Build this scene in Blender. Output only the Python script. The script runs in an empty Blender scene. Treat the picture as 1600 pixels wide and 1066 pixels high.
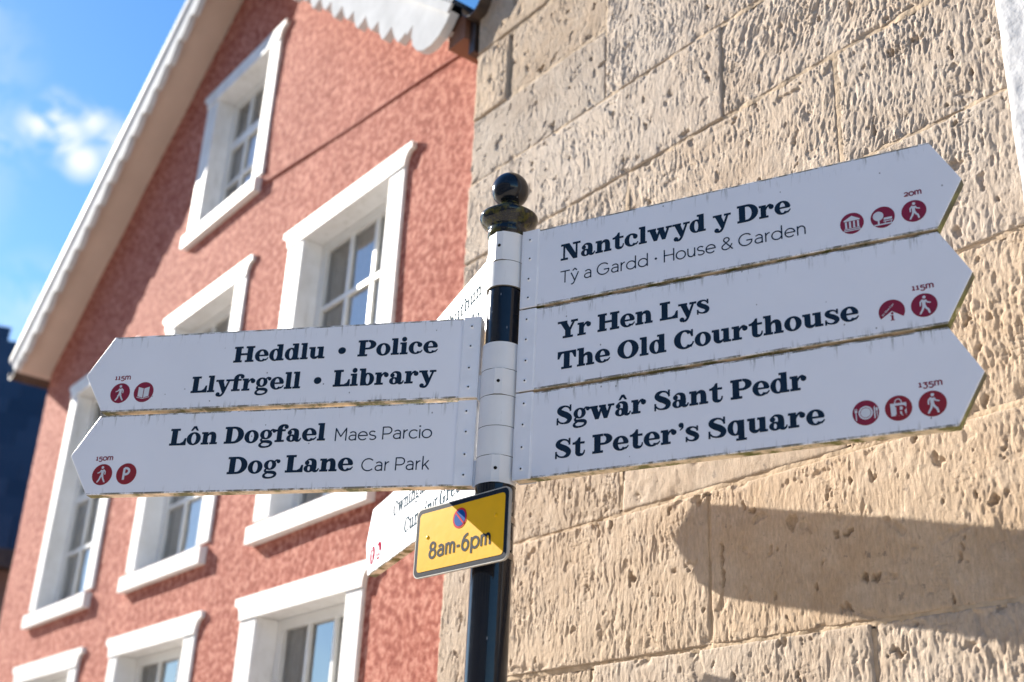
import bpy, math, random
import numpy as np
from mathutils import Vector, Matrix
from mathutils.geometry import delaunay_2d_cdt

random.seed(7)
RNG = np.random.RandomState(7)
sc = bpy.context.scene
COL = sc.collection
rad = math.radians
H0 = 1.60                      # eye height above the pavement

# ------------------------------------------------------------------ camera
RT = Vector((0.99887787, -0.01913534, 0.04332257))
UP = Vector((-0.04736039, -0.40358345, 0.91371626))
FW = Vector((0.0, 0.91474272, 0.40403683))
cd = bpy.data.cameras.new('camera')
cam = bpy.data.objects.new('camera', cd)
COL.objects.link(cam)
cam.matrix_world = Matrix(((RT.x, UP.x, -FW.x, 0), (RT.y, UP.y, -FW.y, 0), (RT.z, UP.z, -FW.z, H0), (0, 0, 0, 1)))
cd.sensor_width = 36.0
cd.lens = 1928.7 / 1600 * 36.0
cd.clip_start = 0.05
cd.clip_end = 2000
cd.dof.use_dof = True
cd.dof.focus_distance = 2.38
cd.dof.aperture_fstop = 2.8
sc.camera = cam

# ------------------------------------------------------------------ light
SUN_AZ, SUN_EL = rad(53.7), rad(26.85)       # azimuth measured to the left of +Y
S = Vector((-math.sin(SUN_AZ) * math.cos(SUN_EL), math.cos(SUN_AZ) * math.cos(SUN_EL), math.sin(SUN_EL)))
sl = bpy.data.lights.new('sun', 'SUN')
sl.energy = 5.0
sl.angle = rad(0.30)
sl.color = (1.0, 0.93, 0.82)
sun = bpy.data.objects.new('sun', sl)
COL.objects.link(sun)
sun.location = (-8, 6, 12)
sun.rotation_euler = S.to_track_quat('Z', 'Y').to_euler()

def pix_dir(x, y):
    return (FW + RT * ((x - 800) / 1928.7) - UP * ((y - 533) / 1928.7)).normalized()

world = bpy.data.worlds.new('World')
sc.world = world
world.use_nodes = True
wt = world.node_tree
wt.nodes.clear()
def wn(t, **k):
    n = wt.nodes.new(t)
    for a, b in k.items():
        setattr(n, a, b)
    return n
out = wn('ShaderNodeOutputWorld')
bg = wn('ShaderNodeBackground')
SKY_STRENGTH = 0.09
bg.inputs['Strength'].default_value = SKY_STRENGTH
sky = wn('ShaderNodeTexSky', sky_type='NISHITA')
sky.sun_disc = False
sky.sun_elevation = SUN_EL
sky.sun_rotation = -SUN_AZ
sky.altitude = 60
sky.air_density = 1.0
sky.dust_density = 0.2
sky.ozone_density = 3.5
tc = wn('ShaderNodeTexCoord')
nz = wn('ShaderNodeTexNoise')
nz.inputs['Scale'].default_value = 26.0
nz.inputs['Detail'].default_value = 9.0
nz.inputs['Roughness'].default_value = 0.62
nz.inputs['Distortion'].default_value = 0.7
mp = wn('ShaderNodeMapping')
mp.inputs['Scale'].default_value = (1.0, 1.0, 1.5)
wt.links.new(tc.outputs['Generated'], mp.inputs['Vector'])
wt.links.new(mp.outputs[0], nz.inputs['Vector'])
def math_(op, a, b=None, clamp=False):
    n = wn('ShaderNodeMath', operation=op, use_clamp=clamp)
    for i, v in enumerate((a, b)):
        if v is None:
            continue
        if isinstance(v, (int, float)):
            n.inputs[i].default_value = v
        else:
            wt.links.new(v, n.inputs[i])
    return n.outputs[0]
total = None
for (px, py, r, w) in ((92, 175, 0.022, .8), (60, 195, 0.022, .7), (100, 215, 0.026, .9), (128, 250, 0.020, .9), (145, 190, 0.02, .7), (185, 225, 0.026, .6), (12, 222, 0.016, .35), (60, 480, 0.05, .22), (20, 520, .05, .18), (-400, 120, .2, .6), (-700, 300, .25, .7), (2600, -900, .4, .6)):
    d = pix_dir(px, py)
    vm = wn('ShaderNodeVectorMath', operation='DISTANCE')
    wt.links.new(tc.outputs['Generated'], vm.inputs[0])
    vm.inputs[1].default_value = d
    q = math_('DIVIDE', vm.outputs['Value'], r)
    q = math_('SUBTRACT', 1.0, q, True)
    q = math_('MULTIPLY', q, w)
    total = q if total is None else math_('MAXIMUM', total, q)
cl = math_('SUBTRACT', nz.outputs['Fac'], 0.40)
cl = math_('MULTIPLY', cl, 7.0, True)
mask = math_('MULTIPLY', total, 1.45, True)
mask = math_('MULTIPLY', mask, cl, True)
mix = wn('ShaderNodeMix', data_type='RGBA')
wt.links.new(mask, mix.inputs['Factor'])
hsv = wn('ShaderNodeHueSaturation'); hsv.inputs['Saturation'].default_value = 1.2
wt.links.new(sky.outputs[0], hsv.inputs['Color'])
wt.links.new(hsv.outputs[0], mix.inputs['A'])
mix.inputs['B'].default_value = (4.6, 4.8, 5.0, 1)
wt.links.new(mix.outputs['Result'], bg.inputs['Color'])
wt.links.new(bg.outputs[0], out.inputs[0])

sc.view_settings.view_transform = 'Standard'
sc.view_settings.look = 'None'
sc.view_settings.exposure = 1.38
sc.view_settings.gamma = 1.0
sc.view_settings.use_curve_mapping = False
sc.cycles.max_bounces = 8
sc.cycles.caustics_reflective = False
sc.cycles.caustics_refractive = False

# ------------------------------------------------------------------ helpers: materials
def new_mat(name):
    m = bpy.data.materials.new(name)
    m.use_nodes = True
    nt = m.node_tree
    return m, nt, nt.nodes['Principled BSDF']
def N(nt, t, ins=None, **k):
    n = nt.nodes.new(t)
    for a, b in k.items():
        setattr(n, a, b)
    for a, b in (ins or {}).items():
        if hasattr(b, 'is_output') or isinstance(b, bpy.types.NodeSocket):
            nt.links.new(b, n.inputs[a])
        else:
            n.inputs[a].default_value = b
    return n
def ramp(nt, fac, stops):
    r = N(nt, 'ShaderNodeValToRGB', {'Fac': fac})
    el = r.color_ramp.elements
    while len(el) < len(stops):
        el.new(0.5)
    for e, (p, c) in zip(el, stops):
        e.position = p
        e.color = (c[0], c[1], c[2], 1) if not isinstance(c, (int, float)) else (c, c, c, 1)
    return r.outputs['Color']
def mixc(nt, f, a, b, blend='MIX'):
    m = N(nt, 'ShaderNodeMix', data_type='RGBA', blend_type=blend)
    for k, v in (('Factor', f), ('A', a), ('B', b)):
        s = m.inputs[k]
        if isinstance(v, bpy.types.NodeSocket):
            nt.links.new(v, s)
        elif isinstance(v, (int, float)):
            s.default_value = v
        else:
            s.default_value = (v[0], v[1], v[2], 1)
    return m.outputs['Result']
def mth(nt, op, a, b=0.0, clamp=False):
    n = N(nt, 'ShaderNodeMath', operation=op, use_clamp=clamp)
    for i, v in enumerate((a, b)):
        if isinstance(v, bpy.types.NodeSocket):
            nt.links.new(v, n.inputs[i])
        else:
            n.inputs[i].default_value = v
    return n.outputs[0]
def coords(nt, scale=(1, 1, 1), kind='Object'):
    t = N(nt, 'ShaderNodeTexCoord')
    m = N(nt, 'ShaderNodeMapping', {'Vector': t.outputs[kind], 'Scale': scale})
    return m.outputs[0]
def noise(nt, vec, scale, detail=4, rough=.55, dist=0.0):
    return N(nt, 'ShaderNodeTexNoise', {'Vector': vec, 'Scale': scale, 'Detail': detail, 'Roughness': rough, 'Distortion': dist}).outputs['Fac']
def bump(nt, h, strength, dist, bs):
    b = N(nt, 'ShaderNodeBump', {'Height': h, 'Strength': strength, 'Distance': dist})
    nt.links.new(b.outputs[0], bs.inputs['Normal'])

def simple(name, col, rough=.5, var=.08, scale=8, bumpd=0.0, bscale=60, metallic=0, spec=None):
    m, nt, bs = new_mat(name)
    v = coords(nt)
    f = noise(nt, v, scale)
    lo = [c * (1 - var) for c in col]
    hi = [min(1, c * (1 + var)) for c in col]
    nt.links.new(ramp(nt, f, [(.3, lo), (.7, hi)]), bs.inputs['Base Color'])
    bs.inputs['Roughness'].default_value = rough
    bs.inputs['Metallic'].default_value = metallic
    if spec is not None:
        bs.inputs['Specular IOR Level'].default_value = spec
    if bumpd:
        bump(nt, noise(nt, v, bscale, 6), 1.0, bumpd, bs)
    return m

M = {}
# sandstone
def stone_mat(name, c1, c2, c3):
    m, nt, bs = new_mat(name)
    v = coords(nt)
    oi = N(nt, 'ShaderNodeObjectInfo').outputs['Random']
    big = noise(nt, v, 2.2, 4, .6)
    mid = noise(nt, v, 14, 5, .6)
    fine = noise(nt, coords(nt, (1, 1, .35)), 160, 4, .6)
    c = ramp(nt, big, [(.35, c1), (.65, c2)])
    c = mixc(nt, mth(nt, 'MULTIPLY', ramp(nt, mid, [(.45, 0), (.75, 1)]), .55), c, c3)
    c = mixc(nt, .55, c, ramp(nt, fine, [(.25, (.62, .62, .62)), (.75, (1.25, 1.25, 1.25))]), 'MULTIPLY')
    tone = N(nt, 'ShaderNodeMapRange', {'Value': oi, 'To Min': .86, 'To Max': 1.06}).outputs[0]
    sat = N(nt, 'ShaderNodeMapRange', {'Value': mth(nt, 'FRACT', mth(nt, 'MULTIPLY', oi, 7.3)), 'To Min': .75, 'To Max': 1.12}).outputs[0]
    hs = N(nt, 'ShaderNodeHueSaturation', {'Color': c, 'Value': tone, 'Saturation': sat})
    dark = noise(nt, v, 38, 3, .6)
    dk = mth(nt, 'MULTIPLY', ramp(nt, dark, [(.63, 0), (.70, 1)]), .55)
    c = mixc(nt, dk, hs.outputs[0], (.17, .15, .14))
    w = ramp(nt, noise(nt, coords(nt, (3, 1, .8)), 3.1, 6, .7), [(.64, 0), (.76, 1)])
    c = mixc(nt, mth(nt, 'MULTIPLY', w, .45), c, (.62, .60, .58))
    nt.links.new(c, bs.inputs['Base Color'])
    bs.inputs['Roughness'].default_value = .92
    bs.inputs['Specular IOR Level'].default_value = .2
    h = mth(nt, 'ADD', mth(nt, 'MULTIPLY', noise(nt, coords(nt, (1, 1, .4)), 170, 6, .75), 1.0), noise(nt, v, 420, 4, .7))
    bump(nt, h, 1.0, .0026, bs)
    return m
M['stone'] = stone_mat('sandstone', (.52, .395, .285), (.60, .485, .375), (.66, .56, .46))
M['mortar'] = simple('lime_mortar', (.49, .375, .26), .95, .30, 22, .002, 140)
M['white_stone'] = simple('limewashed_stone', (.52, .525, .54), .8, .06, 9, .003, 45)
# red roughcast
m, nt, bs = new_mat('red_roughcast')
v = coords(nt)
f1 = noise(nt, coords(nt, (1, 1, 1)), 42, 5, .72)
f2 = noise(nt, v, 2.5, 4, .6)
c = ramp(nt, f1, [(.38, (.24, .056, .038)), (.49, (.41, .138, .096)), (.62, (.65, .32, .245))])
c = mixc(nt, mth(nt, 'MULTIPLY', f2, .3), c, (.42, .145, .115))
nt.links.new(c, bs.inputs['Base Color'])
bs.inputs['Roughness'].default_value = .9
bs.inputs['Specular IOR Level'].default_value = .15
bump(nt, noise(nt, v, 170, 5, .7), 1.0, .0035, bs)
M['red'] = m
M['shadow_line'] = simple('shadow_line_red', (.34, .11, .08), .9)  # wall's shade tone, for the tube that draws a wire's shadow
m, nt, bs = new_mat('white_masonry_paint')
v = coords(nt)
c = ramp(nt, noise(nt, v, 9, 5, .65), [(.3, (.70, .69, .67)), (.62, (.80, .80, .80))])
g1 = ramp(nt, noise(nt, coords(nt, (34, 34, 3)), 1, 5, .75), [(.56, 0), (.70, .5)])
c = mixc(nt, g1, c, (.34, .32, .28))
g2 = ramp(nt, noise(nt, v, 40, 4, .7), [(.66, 0), (.70, .6)])
c = mixc(nt, g2, c, (.30, .27, .24))
nt.links.new(c, bs.inputs['Base Color'])
bs.inputs['Roughness'].default_value = .6
bump(nt, noise(nt, v, 50, 6), 1.0, .0015, bs)
M['trim'] = m
M['board'] = simple('white_painted_timber', (.55, .56, .57), .85, .10, 10, .001, 30, spec=.05)
M['soffit'] = simple('beige_painted_soffit', (.56, .44, .37), .7, .08, 4)
M['eave'] = simple('red_brown_eave_paint', (.20, .09, .055), .7, .15, 6)
M['brown'] = simple('brown_gutter_paint', (.045, .03, .022), .45, .5, 20)
M['sash'] = simple('white_gloss_paint', (.78, .78, .76), .35, .03, 10)
M['dark'] = simple('dark_interior', (.03, .03, .03), .9)
M['curtain'] = simple('cream_curtain', (.72, .72, .72), .9, .12, 30)
m, nt, bs = new_mat('blue_slate')
oi = N(nt, 'ShaderNodeObjectInfo').outputs['Random']
c = ramp(nt, oi, [(0, (.014, .03, .06)), (.5, (.028, .05, .09)), (1, (.055, .08, .125))])
c = mixc(nt, mth(nt, 'MULTIPLY', noise(nt, coords(nt), 9, 5, .7), .5), c, (.02, .03, .045))
nt.links.new(c, bs.inputs['Base Color'])
bs.inputs['Roughness'].default_value = .5
bump(nt, noise(nt, coords(nt), 60, 5), 1.0, .002, bs)
M['slate'] = m
M['brownwall'] = simple('brown_render', (.20, .15, .13), .9, .2, 4)
M['asphalt'] = simple('pale_stone_setts', (.46, .41, .36), .9, .3, 60, .004, 200)
M['paving'] = simple('paving', (.50, .45, .39), .85, .2, 3, .002, 80)
# glass pane: reflects, lets the room show faintly
m, nt, bs = new_mat('window_glass')
nt.nodes.remove(bs)
tr = N(nt, 'ShaderNodeBsdfTransparent', {'Color': (.95, .97, .97, 1)})
gl = N(nt, 'ShaderNodeBsdfGlossy', {'Color': (1, 1, 1, 1), 'Roughness': .02})
fr = N(nt, 'ShaderNodeFresnel', {'IOR': 3.2})
ms = N(nt, 'ShaderNodeMixShader', {0: fr.outputs[0], 1: tr.outputs[0], 2: gl.outputs[0]})
nt.links.new(ms.outputs[0], nt.nodes['Material Output'].inputs[0])
bmp = N(nt, 'ShaderNodeBump', {'Height': noise(nt, coords(nt), 3.0, 2), 'Strength': .3, 'Distance': .01})
nt.links.new(bmp.outputs[0], gl.inputs['Normal'])
M['glass'] = m

# sign enamel: bluish white, specks, streaks, moss on underside edges
def plate_mat(name, base, edge, rough=.38):
    m, nt, bs = new_mat(name)
    v = coords(nt)
    c = ramp(nt, noise(nt, v, 5, 5, .6), [(.3, [x * .95 for x in base]), (.7, base)])
    oi = N(nt, 'ShaderNodeObjectInfo').outputs['Random']
    def shifted(sc_):
        a = N(nt, 'ShaderNodeVectorMath', operation='ADD'); nt.links.new(coords(nt, sc_), a.inputs[0]); cb = N(nt, 'ShaderNodeCombineXYZ', {0: mth(nt, 'MULTIPLY', oi, 57.0), 2: mth(nt, 'MULTIPLY', oi, 31.0)}); nt.links.new(cb.outputs[0], a.inputs[1]); return a.outputs[0]
    vo = N(nt, 'ShaderNodeTexVoronoi', {'Vector': shifted((1, .05, .8)), 'Scale': 40}, feature='F1')
    sp = mth(nt, 'LESS_THAN', vo.outputs['Distance'], .06)
    sel = mth(nt, 'GREATER_THAN', N(nt, 'ShaderNodeSeparateColor', {'Color': vo.outputs['Color']}).outputs[0], .62)
    sp = mth(nt, 'MULTIPLY', mth(nt, 'MULTIPLY', sp, sel), .65)
    c = mixc(nt, sp, c, (.10, .09, .09))
    st = noise(nt, shifted((90, 1, 9)), 1.0, 5, .7)
    geo = N(nt, 'ShaderNodeNewGeometry')
    t = N(nt, 'ShaderNodeTexCoord').outputs['Object']
    zz = N(nt, 'ShaderNodeSeparateXYZ', {'Vector': t}).outputs['Z']      # 0 at the top edge
    topd = mth(nt, 'MULTIPLY', mth(nt, 'ADD', zz, .03), 33, True)
    botd = mth(nt, 'MULTIPLY', mth(nt, 'SUBTRACT', -.152, zz), 50, True)
    streak = ramp(nt, st, [(.55, 0), (.68, 1)])
    d = mth(nt, 'MULTIPLY', streak, mth(nt, 'ADD', mth(nt, 'MULTIPLY', topd, .85), mth(nt, 'MULTIPLY', botd, .7)))
    c = mixc(nt, d, c, (.13, .13, .10))
    edge_l = mth(nt, 'GREATER_THAN', zz, -.0035)
    edge_b = mth(nt, 'LESS_THAN', zz, -.1660)
    el = mth(nt, 'MULTIPLY', mth(nt, 'ADD', edge_l, edge_b), ramp(nt, noise(nt, shifted((25, 1, 25)), 1, 5, .75), [(.40, 0), (.55, .85)]))
    c = mixc(nt, el, c, (.09, .08, .04))
    # underside and rims
    ns = N(nt, 'ShaderNodeVectorTransform', {'Vector': geo.outputs['Normal']}, vector_type='NORMAL', convert_from='WORLD', convert_to='OBJECT')
    ny = N(nt, 'ShaderNodeSeparateXYZ', {'Vector': ns.outputs[0]})
    rim = mth(nt, 'LESS_THAN', mth(nt, 'ABSOLUTE', ny.outputs['Y']), .6)
    dirt = noise(nt, shifted((14, 14, 14)), 1, 6, .7)
    xx = N(nt, 'ShaderNodeSeparateXYZ', {'Vector': t}).outputs['X']
    tipm = mth(nt, 'MULTIPLY', mth(nt, 'SUBTRACT', mth(nt, 'ABSOLUTE', xx), .80), 2.6, True)
    dirt = mth(nt, 'ADD', dirt, tipm)
    rimc = ramp(nt, dirt, [(.42, edge), (.50, [x * .7 for x in edge]), (.57, (.15, .16, .03)), (.74, (.035, .04, .012))])  # tan edge tint holds warm bounce light from the wall; greens are moss
    c = mixc(nt, rim, c, rimc)
    nt.links.new(c, bs.inputs['Base Color'])
    bs.inputs['Roughness'].default_value = rough
    bs.inputs['Specular IOR Level'].default_value = .22
    bump(nt, noise(nt, v, 420, 3, .5), .35, .0003, bs)
    return m
M['plate'] = plate_mat('enamelled_sign_plate', (.87, .88, .93), (.86, .72, .52))
M['strip'] = simple('white_powder_coat', (.85, .86, .90), .42, .05, 18, .0003, 300)
# sleeve: like strip with grime
m, nt, bs = new_mat('white_cast_sleeve')
v = coords(nt)
c = ramp(nt, noise(nt, v, 14, 4), [(.3, (.76, .76, .76)), (.7, (.84, .83, .82))])
st = ramp(nt, noise(nt, coords(nt, (120, 120, 14)), 1, 4, .7), [(.66, 0), (.76, .6)])
c = mixc(nt, st, c, (.16, .15, .12))
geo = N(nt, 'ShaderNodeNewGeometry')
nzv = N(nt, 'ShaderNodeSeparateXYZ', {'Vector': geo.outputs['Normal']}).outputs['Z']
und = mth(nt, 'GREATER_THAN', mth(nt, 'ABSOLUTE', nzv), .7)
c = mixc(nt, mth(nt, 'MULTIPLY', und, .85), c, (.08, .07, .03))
nt.links.new(c, bs.inputs['Base Color'])
bs.inputs['Roughness'].default_value = .38
M['sleeve'] = m
# black gloss post with scratches and algae
def black_mat(name, moss):
    m, nt, bs = new_mat(name)
    v = coords(nt)
    sc_ = N(nt, 'ShaderNodeTexVoronoi', {'Vector': coords(nt, (1, 1, .35)), 'Scale': 130}, feature='F1')
    sel = mth(nt, 'GREATER_THAN', N(nt, 'ShaderNodeSeparateColor', {'Color': sc_.outputs['Color']}).outputs[0], .86)
    sp = mth(nt, 'MULTIPLY', mth(nt, 'LESS_THAN', sc_.outputs['Distance'], .14), sel)
    scr = ramp(nt, noise(nt, coords(nt, (60, 60, 5)), 1, 5, .8), [(.70, 0), (.74, .6)])
    c = mixc(nt, mth(nt, 'MULTIPLY', mth(nt, 'MAXIMUM', sp, scr), .6), (.006, .009, .016), (.25, .26, .28))
    if moss:
        c = mixc(nt, ramp(nt, noise(nt, v, 55, 5, .7), [(.46, 0), (.60, .9)]), c, (.07, .065, .012))
    nt.links.new(c, bs.inputs['Base Color'])
    r = ramp(nt, noise(nt, v, 30, 5, .6), [(.4, .10), (.7, .20)])
    nt.links.new(r, bs.inputs['Roughness'])
    bs.inputs['Specular IOR Level'].default_value = .42
    bs.inputs['Coat Weight'].default_value = .0
    bs.inputs['Coat Roughness'].default_value = .1
    bump(nt, noise(nt, v, 90, 3), .3, .0006, bs)
    return m
M['black'] = black_mat('black_gloss_paint', False)
M['blackmoss'] = black_mat('black_gloss_paint_with_algae', True)
M['navy'] = simple('navy_vinyl', (.005, .020, .045), .5, .2, 60, spec=.22)
M['navy_glare'] = simple('navy_vinyl_sun_glare', (.06, .085, .105), 1.0, .35, 120, spec=0.0)  # lighter navy: sun glare on the rear letters put into the colour
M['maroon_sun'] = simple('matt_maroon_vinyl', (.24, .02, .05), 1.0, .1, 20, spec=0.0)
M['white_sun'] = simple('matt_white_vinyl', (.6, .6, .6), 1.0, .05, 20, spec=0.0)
M['maroon'] = simple('maroon_vinyl', (.24, .008, .035), .4, .1, 20)
M['maroon_red'] = simple('red_maroon_vinyl', (.27, .012, .022), .4, .1, 20)
M['icon_white'] = simple('white_vinyl', (.66, .68, .72), .4)
M['yellow'] = simple('yellow_reflective_sheet', (.86, .47, .003), .4, .05, 20, .0002, 70, spec=.15)
M['yplate_edge'] = simple('grey_plastic_rim', (.42, .40, .36), .5, .2, 40)
M['black_print'] = simple('black_print', (.010, .018, .035), .45, .3, 200, spec=.07)
M['blue_print'] = simple('blue_print', (.005, .09, .36), .6, spec=.05)
M['red_print'] = simple('red_print', (.62, .035, .06), .6, spec=.05)
M['steel'] = simple('galvanised_steel', (.35, .30, .25), .45, .3, 60, metallic=.6)
M['hole'] = simple('dark_screw_head', (.02, .02, .02), .8, spec=.05)

# ------------------------------------------------------------------ helpers: meshes and objects
def mesh_obj(name, verts, faces, mat, parent=None, smooth=False, extra=None):
    me = bpy.data.meshes.new(name)
    verts = np.asarray(verts, dtype=np.float32)
    me.from_pydata(verts.tolist(), [], [tuple(int(i) for i in f) for f in faces]) if not isinstance(faces, np.ndarray) else None
    if isinstance(faces, np.ndarray):
        nv, nf, k = len(verts), len(faces), faces.shape[1]
        me.vertices.add(nv)
        me.vertices.foreach_set('co', verts.ravel())
        me.loops.add(nf * k)
        me.loops.foreach_set('vertex_index', faces.astype(np.int32).ravel())
        me.polygons.add(nf)
        me.polygons.foreach_set('loop_start', np.arange(0, nf * k, k, dtype=np.int32))
        me.polygons.foreach_set('loop_total', np.full(nf, k, dtype=np.int32))
        me.update(calc_edges=True)
    me.materials.append(mat)
    for e in (extra or []):
        me.materials.append(e)
    me.validate()
    if smooth:
        me.polygons.foreach_set('use_smooth', np.ones(len(me.polygons), dtype=bool))
    me.update()
    o = bpy.data.objects.new(name, me)
    COL.objects.link(o)
    if parent:
        o.parent = parent
    return o
def tag(o, label=None, cat=None, group=None, kind=None):
    if label: o['label'] = label
    if cat: o['category'] = cat
    if group: o['group'] = group
    if kind: o['kind'] = kind
    return o
def empty(name, loc, rz=0.0, parent=None):
    o = bpy.data.objects.new(name, None)
    COL.objects.link(o)
    o.empty_display_size = .1
    o.location = loc
    o.rotation_euler = (0, 0, rz)
    if parent: o.parent = parent
    return o

class MB:
    def __init__(s): s.v = []; s.f = []
    def add(s, vs, fs):
        b = len(s.v); s.v += [tuple(p) for p in vs]; s.f += [tuple(i + b for i in f) for f in fs]; return s
    def box(s, x0, y0, z0, x1, y1, z1, bev=0.0):
        if bev <= 0:
            vs = [(x0, y0, z0), (x1, y0, z0), (x1, y1, z0), (x0, y1, z0), (x0, y0, z1), (x1, y0, z1), (x1, y1, z1), (x0, y1, z1)]
            return s.add(vs, [(0, 3, 2, 1), (4, 5, 6, 7), (0, 1, 5, 4), (1, 2, 6, 5), (2, 3, 7, 6), (3, 0, 4, 7)])
        b = bev
        # front (y0) edges chamfered
        vs = [(x0, y0 + b, z0), (x1, y0 + b, z0), (x1, y1, z0), (x0, y1, z0), (x0, y0 + b, z1), (x1, y0 + b, z1), (x1, y1, z1), (x0, y1, z1),
              (x0 + b, y0, z0 + b), (x1 - b, y0, z0 + b), (x1 - b, y0, z1 - b), (x0 + b, y0, z1 - b)]
        return s.add(vs, [(0, 3, 2, 1), (4, 5, 6, 7), (1, 2, 6, 5), (3, 0, 4, 7), (2, 3, 7, 6), (8, 9, 10, 11), (0, 1, 9, 8), (1, 5, 10, 9), (5, 4, 11, 10), (4, 0, 8, 11)])
    def prism(s, poly, y0, y1):
        """poly in (x,z), counter-clockwise seen from -y; extruded from y0 (front) to y1 (back)"""
        n = len(poly)
        vs = [(x, y0, z) for x, z in poly] + [(x, y1, z) for x, z in poly]
        fs = [tuple(range(n)), tuple(range(2 * n - 1, n - 1, -1))]
        for i in range(n):
            j = (i + 1) % n
            fs.append((i, i + n, j + n, j))
        return s.add(vs, fs)
    def vprism(s, poly, z0, z1):
        """poly in (x,y) ccw seen from above"""
        n = len(poly)
        vs = [(x, y, z0) for x, y in poly] + [(x, y, z1) for x, y in poly]
        fs = [tuple(range(n - 1, -1, -1)), tuple(range(n, 2 * n))]
        for i in range(n):
            j = (i + 1) % n
            fs.append((i, j, j + n, i + n))
        return s.add(vs, fs)
    def cyl_y(s, cx, cz, r, y0, y1, n=20):
        return s.prism([(cx + r * math.cos(2 * math.pi * i / n), cz + r * math.sin(2 * math.pi * i / n)) for i in range(n)], y0, y1)
    def lathe(s, prof, n=48, cx=0, cy=0):
        vs = []; fs = []
        for r, z in prof:
            for i in range(n):
                a = 2 * math.pi * i / n
                vs.append((cx + r * math.cos(a), cy + r * math.sin(a), z))
        for k in range(len(prof) - 1):
            for i in range(n):
                j = (i + 1) % n
                fs.append((k * n + i, k * n + j, (k + 1) * n + j, (k + 1) * n + i))
        return s.add(vs, fs)
    def tube(s, pts, r, n=8):
        rings = []
        for i, p in enumerate(pts):
            p = Vector(p)
            t = (Vector(pts[min(i + 1, len(pts) - 1)]) - Vector(pts[max(i - 1, 0)])).normalized()
            a = t.cross(Vector((0, 0, 1)))
            if a.length < .01: a = t.cross(Vector((1, 0, 0)))
            a.normalize(); b = t.cross(a)
            rings.append([p + a * (r * math.cos(2 * math.pi * k / n)) + b * (r * math.sin(2 * math.pi * k / n)) for k in range(n)])
        vs = [q for rr in rings for q in rr]; fs = []
        for i in range(len(pts) - 1):
            for k in range(n):
                l = (k + 1) % n
                fs.append((i * n + k, i * n + l, (i + 1) * n + l, (i + 1) * n + k))
        fs.append(tuple(range(n - 1, -1, -1))); fs.append(tuple(range((len(pts) - 1) * n, len(pts) * n)))
        return s.add(vs, fs)
    def build(s, name, mat, parent=None, smooth=False, auto=None):
        o = mesh_obj(name, s.v, s.f, mat, parent, smooth)
        if auto is not None:
            o.data.polygons.foreach_set('use_smooth', np.ones(len(o.data.polygons), dtype=bool))
            o.data.set_sharp_from_angle(angle=rad(auto))
        return o

# gradient noise on numpy arrays
def _perm(seed):
    return np.random.RandomState(seed).permutation(4096)
_PC = {}
def pn(x, y, seed=0):
    if seed not in _PC:
        p = _perm(seed); a = np.random.RandomState(seed + 999).rand(4096) * 2 * np.pi
        _PC[seed] = (p, np.cos(a), np.sin(a))
    p, gx, gy = _PC[seed]
    xi = np.floor(x).astype(np.int64); yi = np.floor(y).astype(np.int64)
    xf = x - xi; yf = y - yi
    u = xf * xf * xf * (xf * (xf * 6 - 15) + 10); w = yf * yf * yf * (yf * (yf * 6 - 15) + 10)
    def g(i, j, dx, dy):
        h = p[(p[(xi + i) & 4095] + yi + j) & 4095]
        return gx[h] * dx + gy[h] * dy
    a = g(0, 0, xf, yf); b = g(1, 0, xf - 1, yf); c = g(0, 1, xf, yf - 1); d = g(1, 1, xf - 1, yf - 1)
    return (a * (1 - u) + b * u) * (1 - w) + (c * (1 - u) + d * u) * w

# ------------------------------------------------------------------ frames of reference
PX, PY = -0.018064, 2.224702                   # post axis
AW = 0.647149                                  # street wall direction (azimuth, leftwards)
nW = Vector((-math.sin(AW + math.pi / 2), math.cos(AW + math.pi / 2), 0))
BASE = Vector((PX, PY, 0)) - nW * 0.5          # foot of the perpendicular from post to stone wall
WROT = AW - math.pi / 2                        # local X right along the street, local Y into the houses

# ------------------------------------------------------------------ ground
def uvw(u, o, z):
    c, s_ = math.cos(WROT), math.sin(WROT)
    return (BASE.x + c * u - s_ * o, BASE.y + s_ * u + c * o, z)
g = MB(); g.add([(-600, -600, 0), (600, -600, 0), (600, 600, 0), (-600, 600, 0)], [(0, 1, 2, 3)])
tag(g.build('road', M['asphalt']), kind='structure')
pv = empty('pavement', (BASE.x, BASE.y, 0), WROT); tag(pv, kind='structure')
k = MB()
for i in range(-14, 12):
    for j in range(3):
        k.box(i * .6 + .003, -1.75 + j * .58 + .003, .004, i * .6 + .597, -1.75 + j * .58 + .577, .122)
k.box(-8.4, -1.90, .002, 7.2, -1.756, .12)
k.build('paving_slab', M['paving'], pv)['kind'] = 'stuff'

# ------------------------------------------------------------------ stone house
house = empty('stone_house', (BASE.x, BASE.y, 0), WROT)
tag(house, 'pale sandstone house wall of tooled blocks filling the right half, behind the finger signs', 'house')

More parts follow.
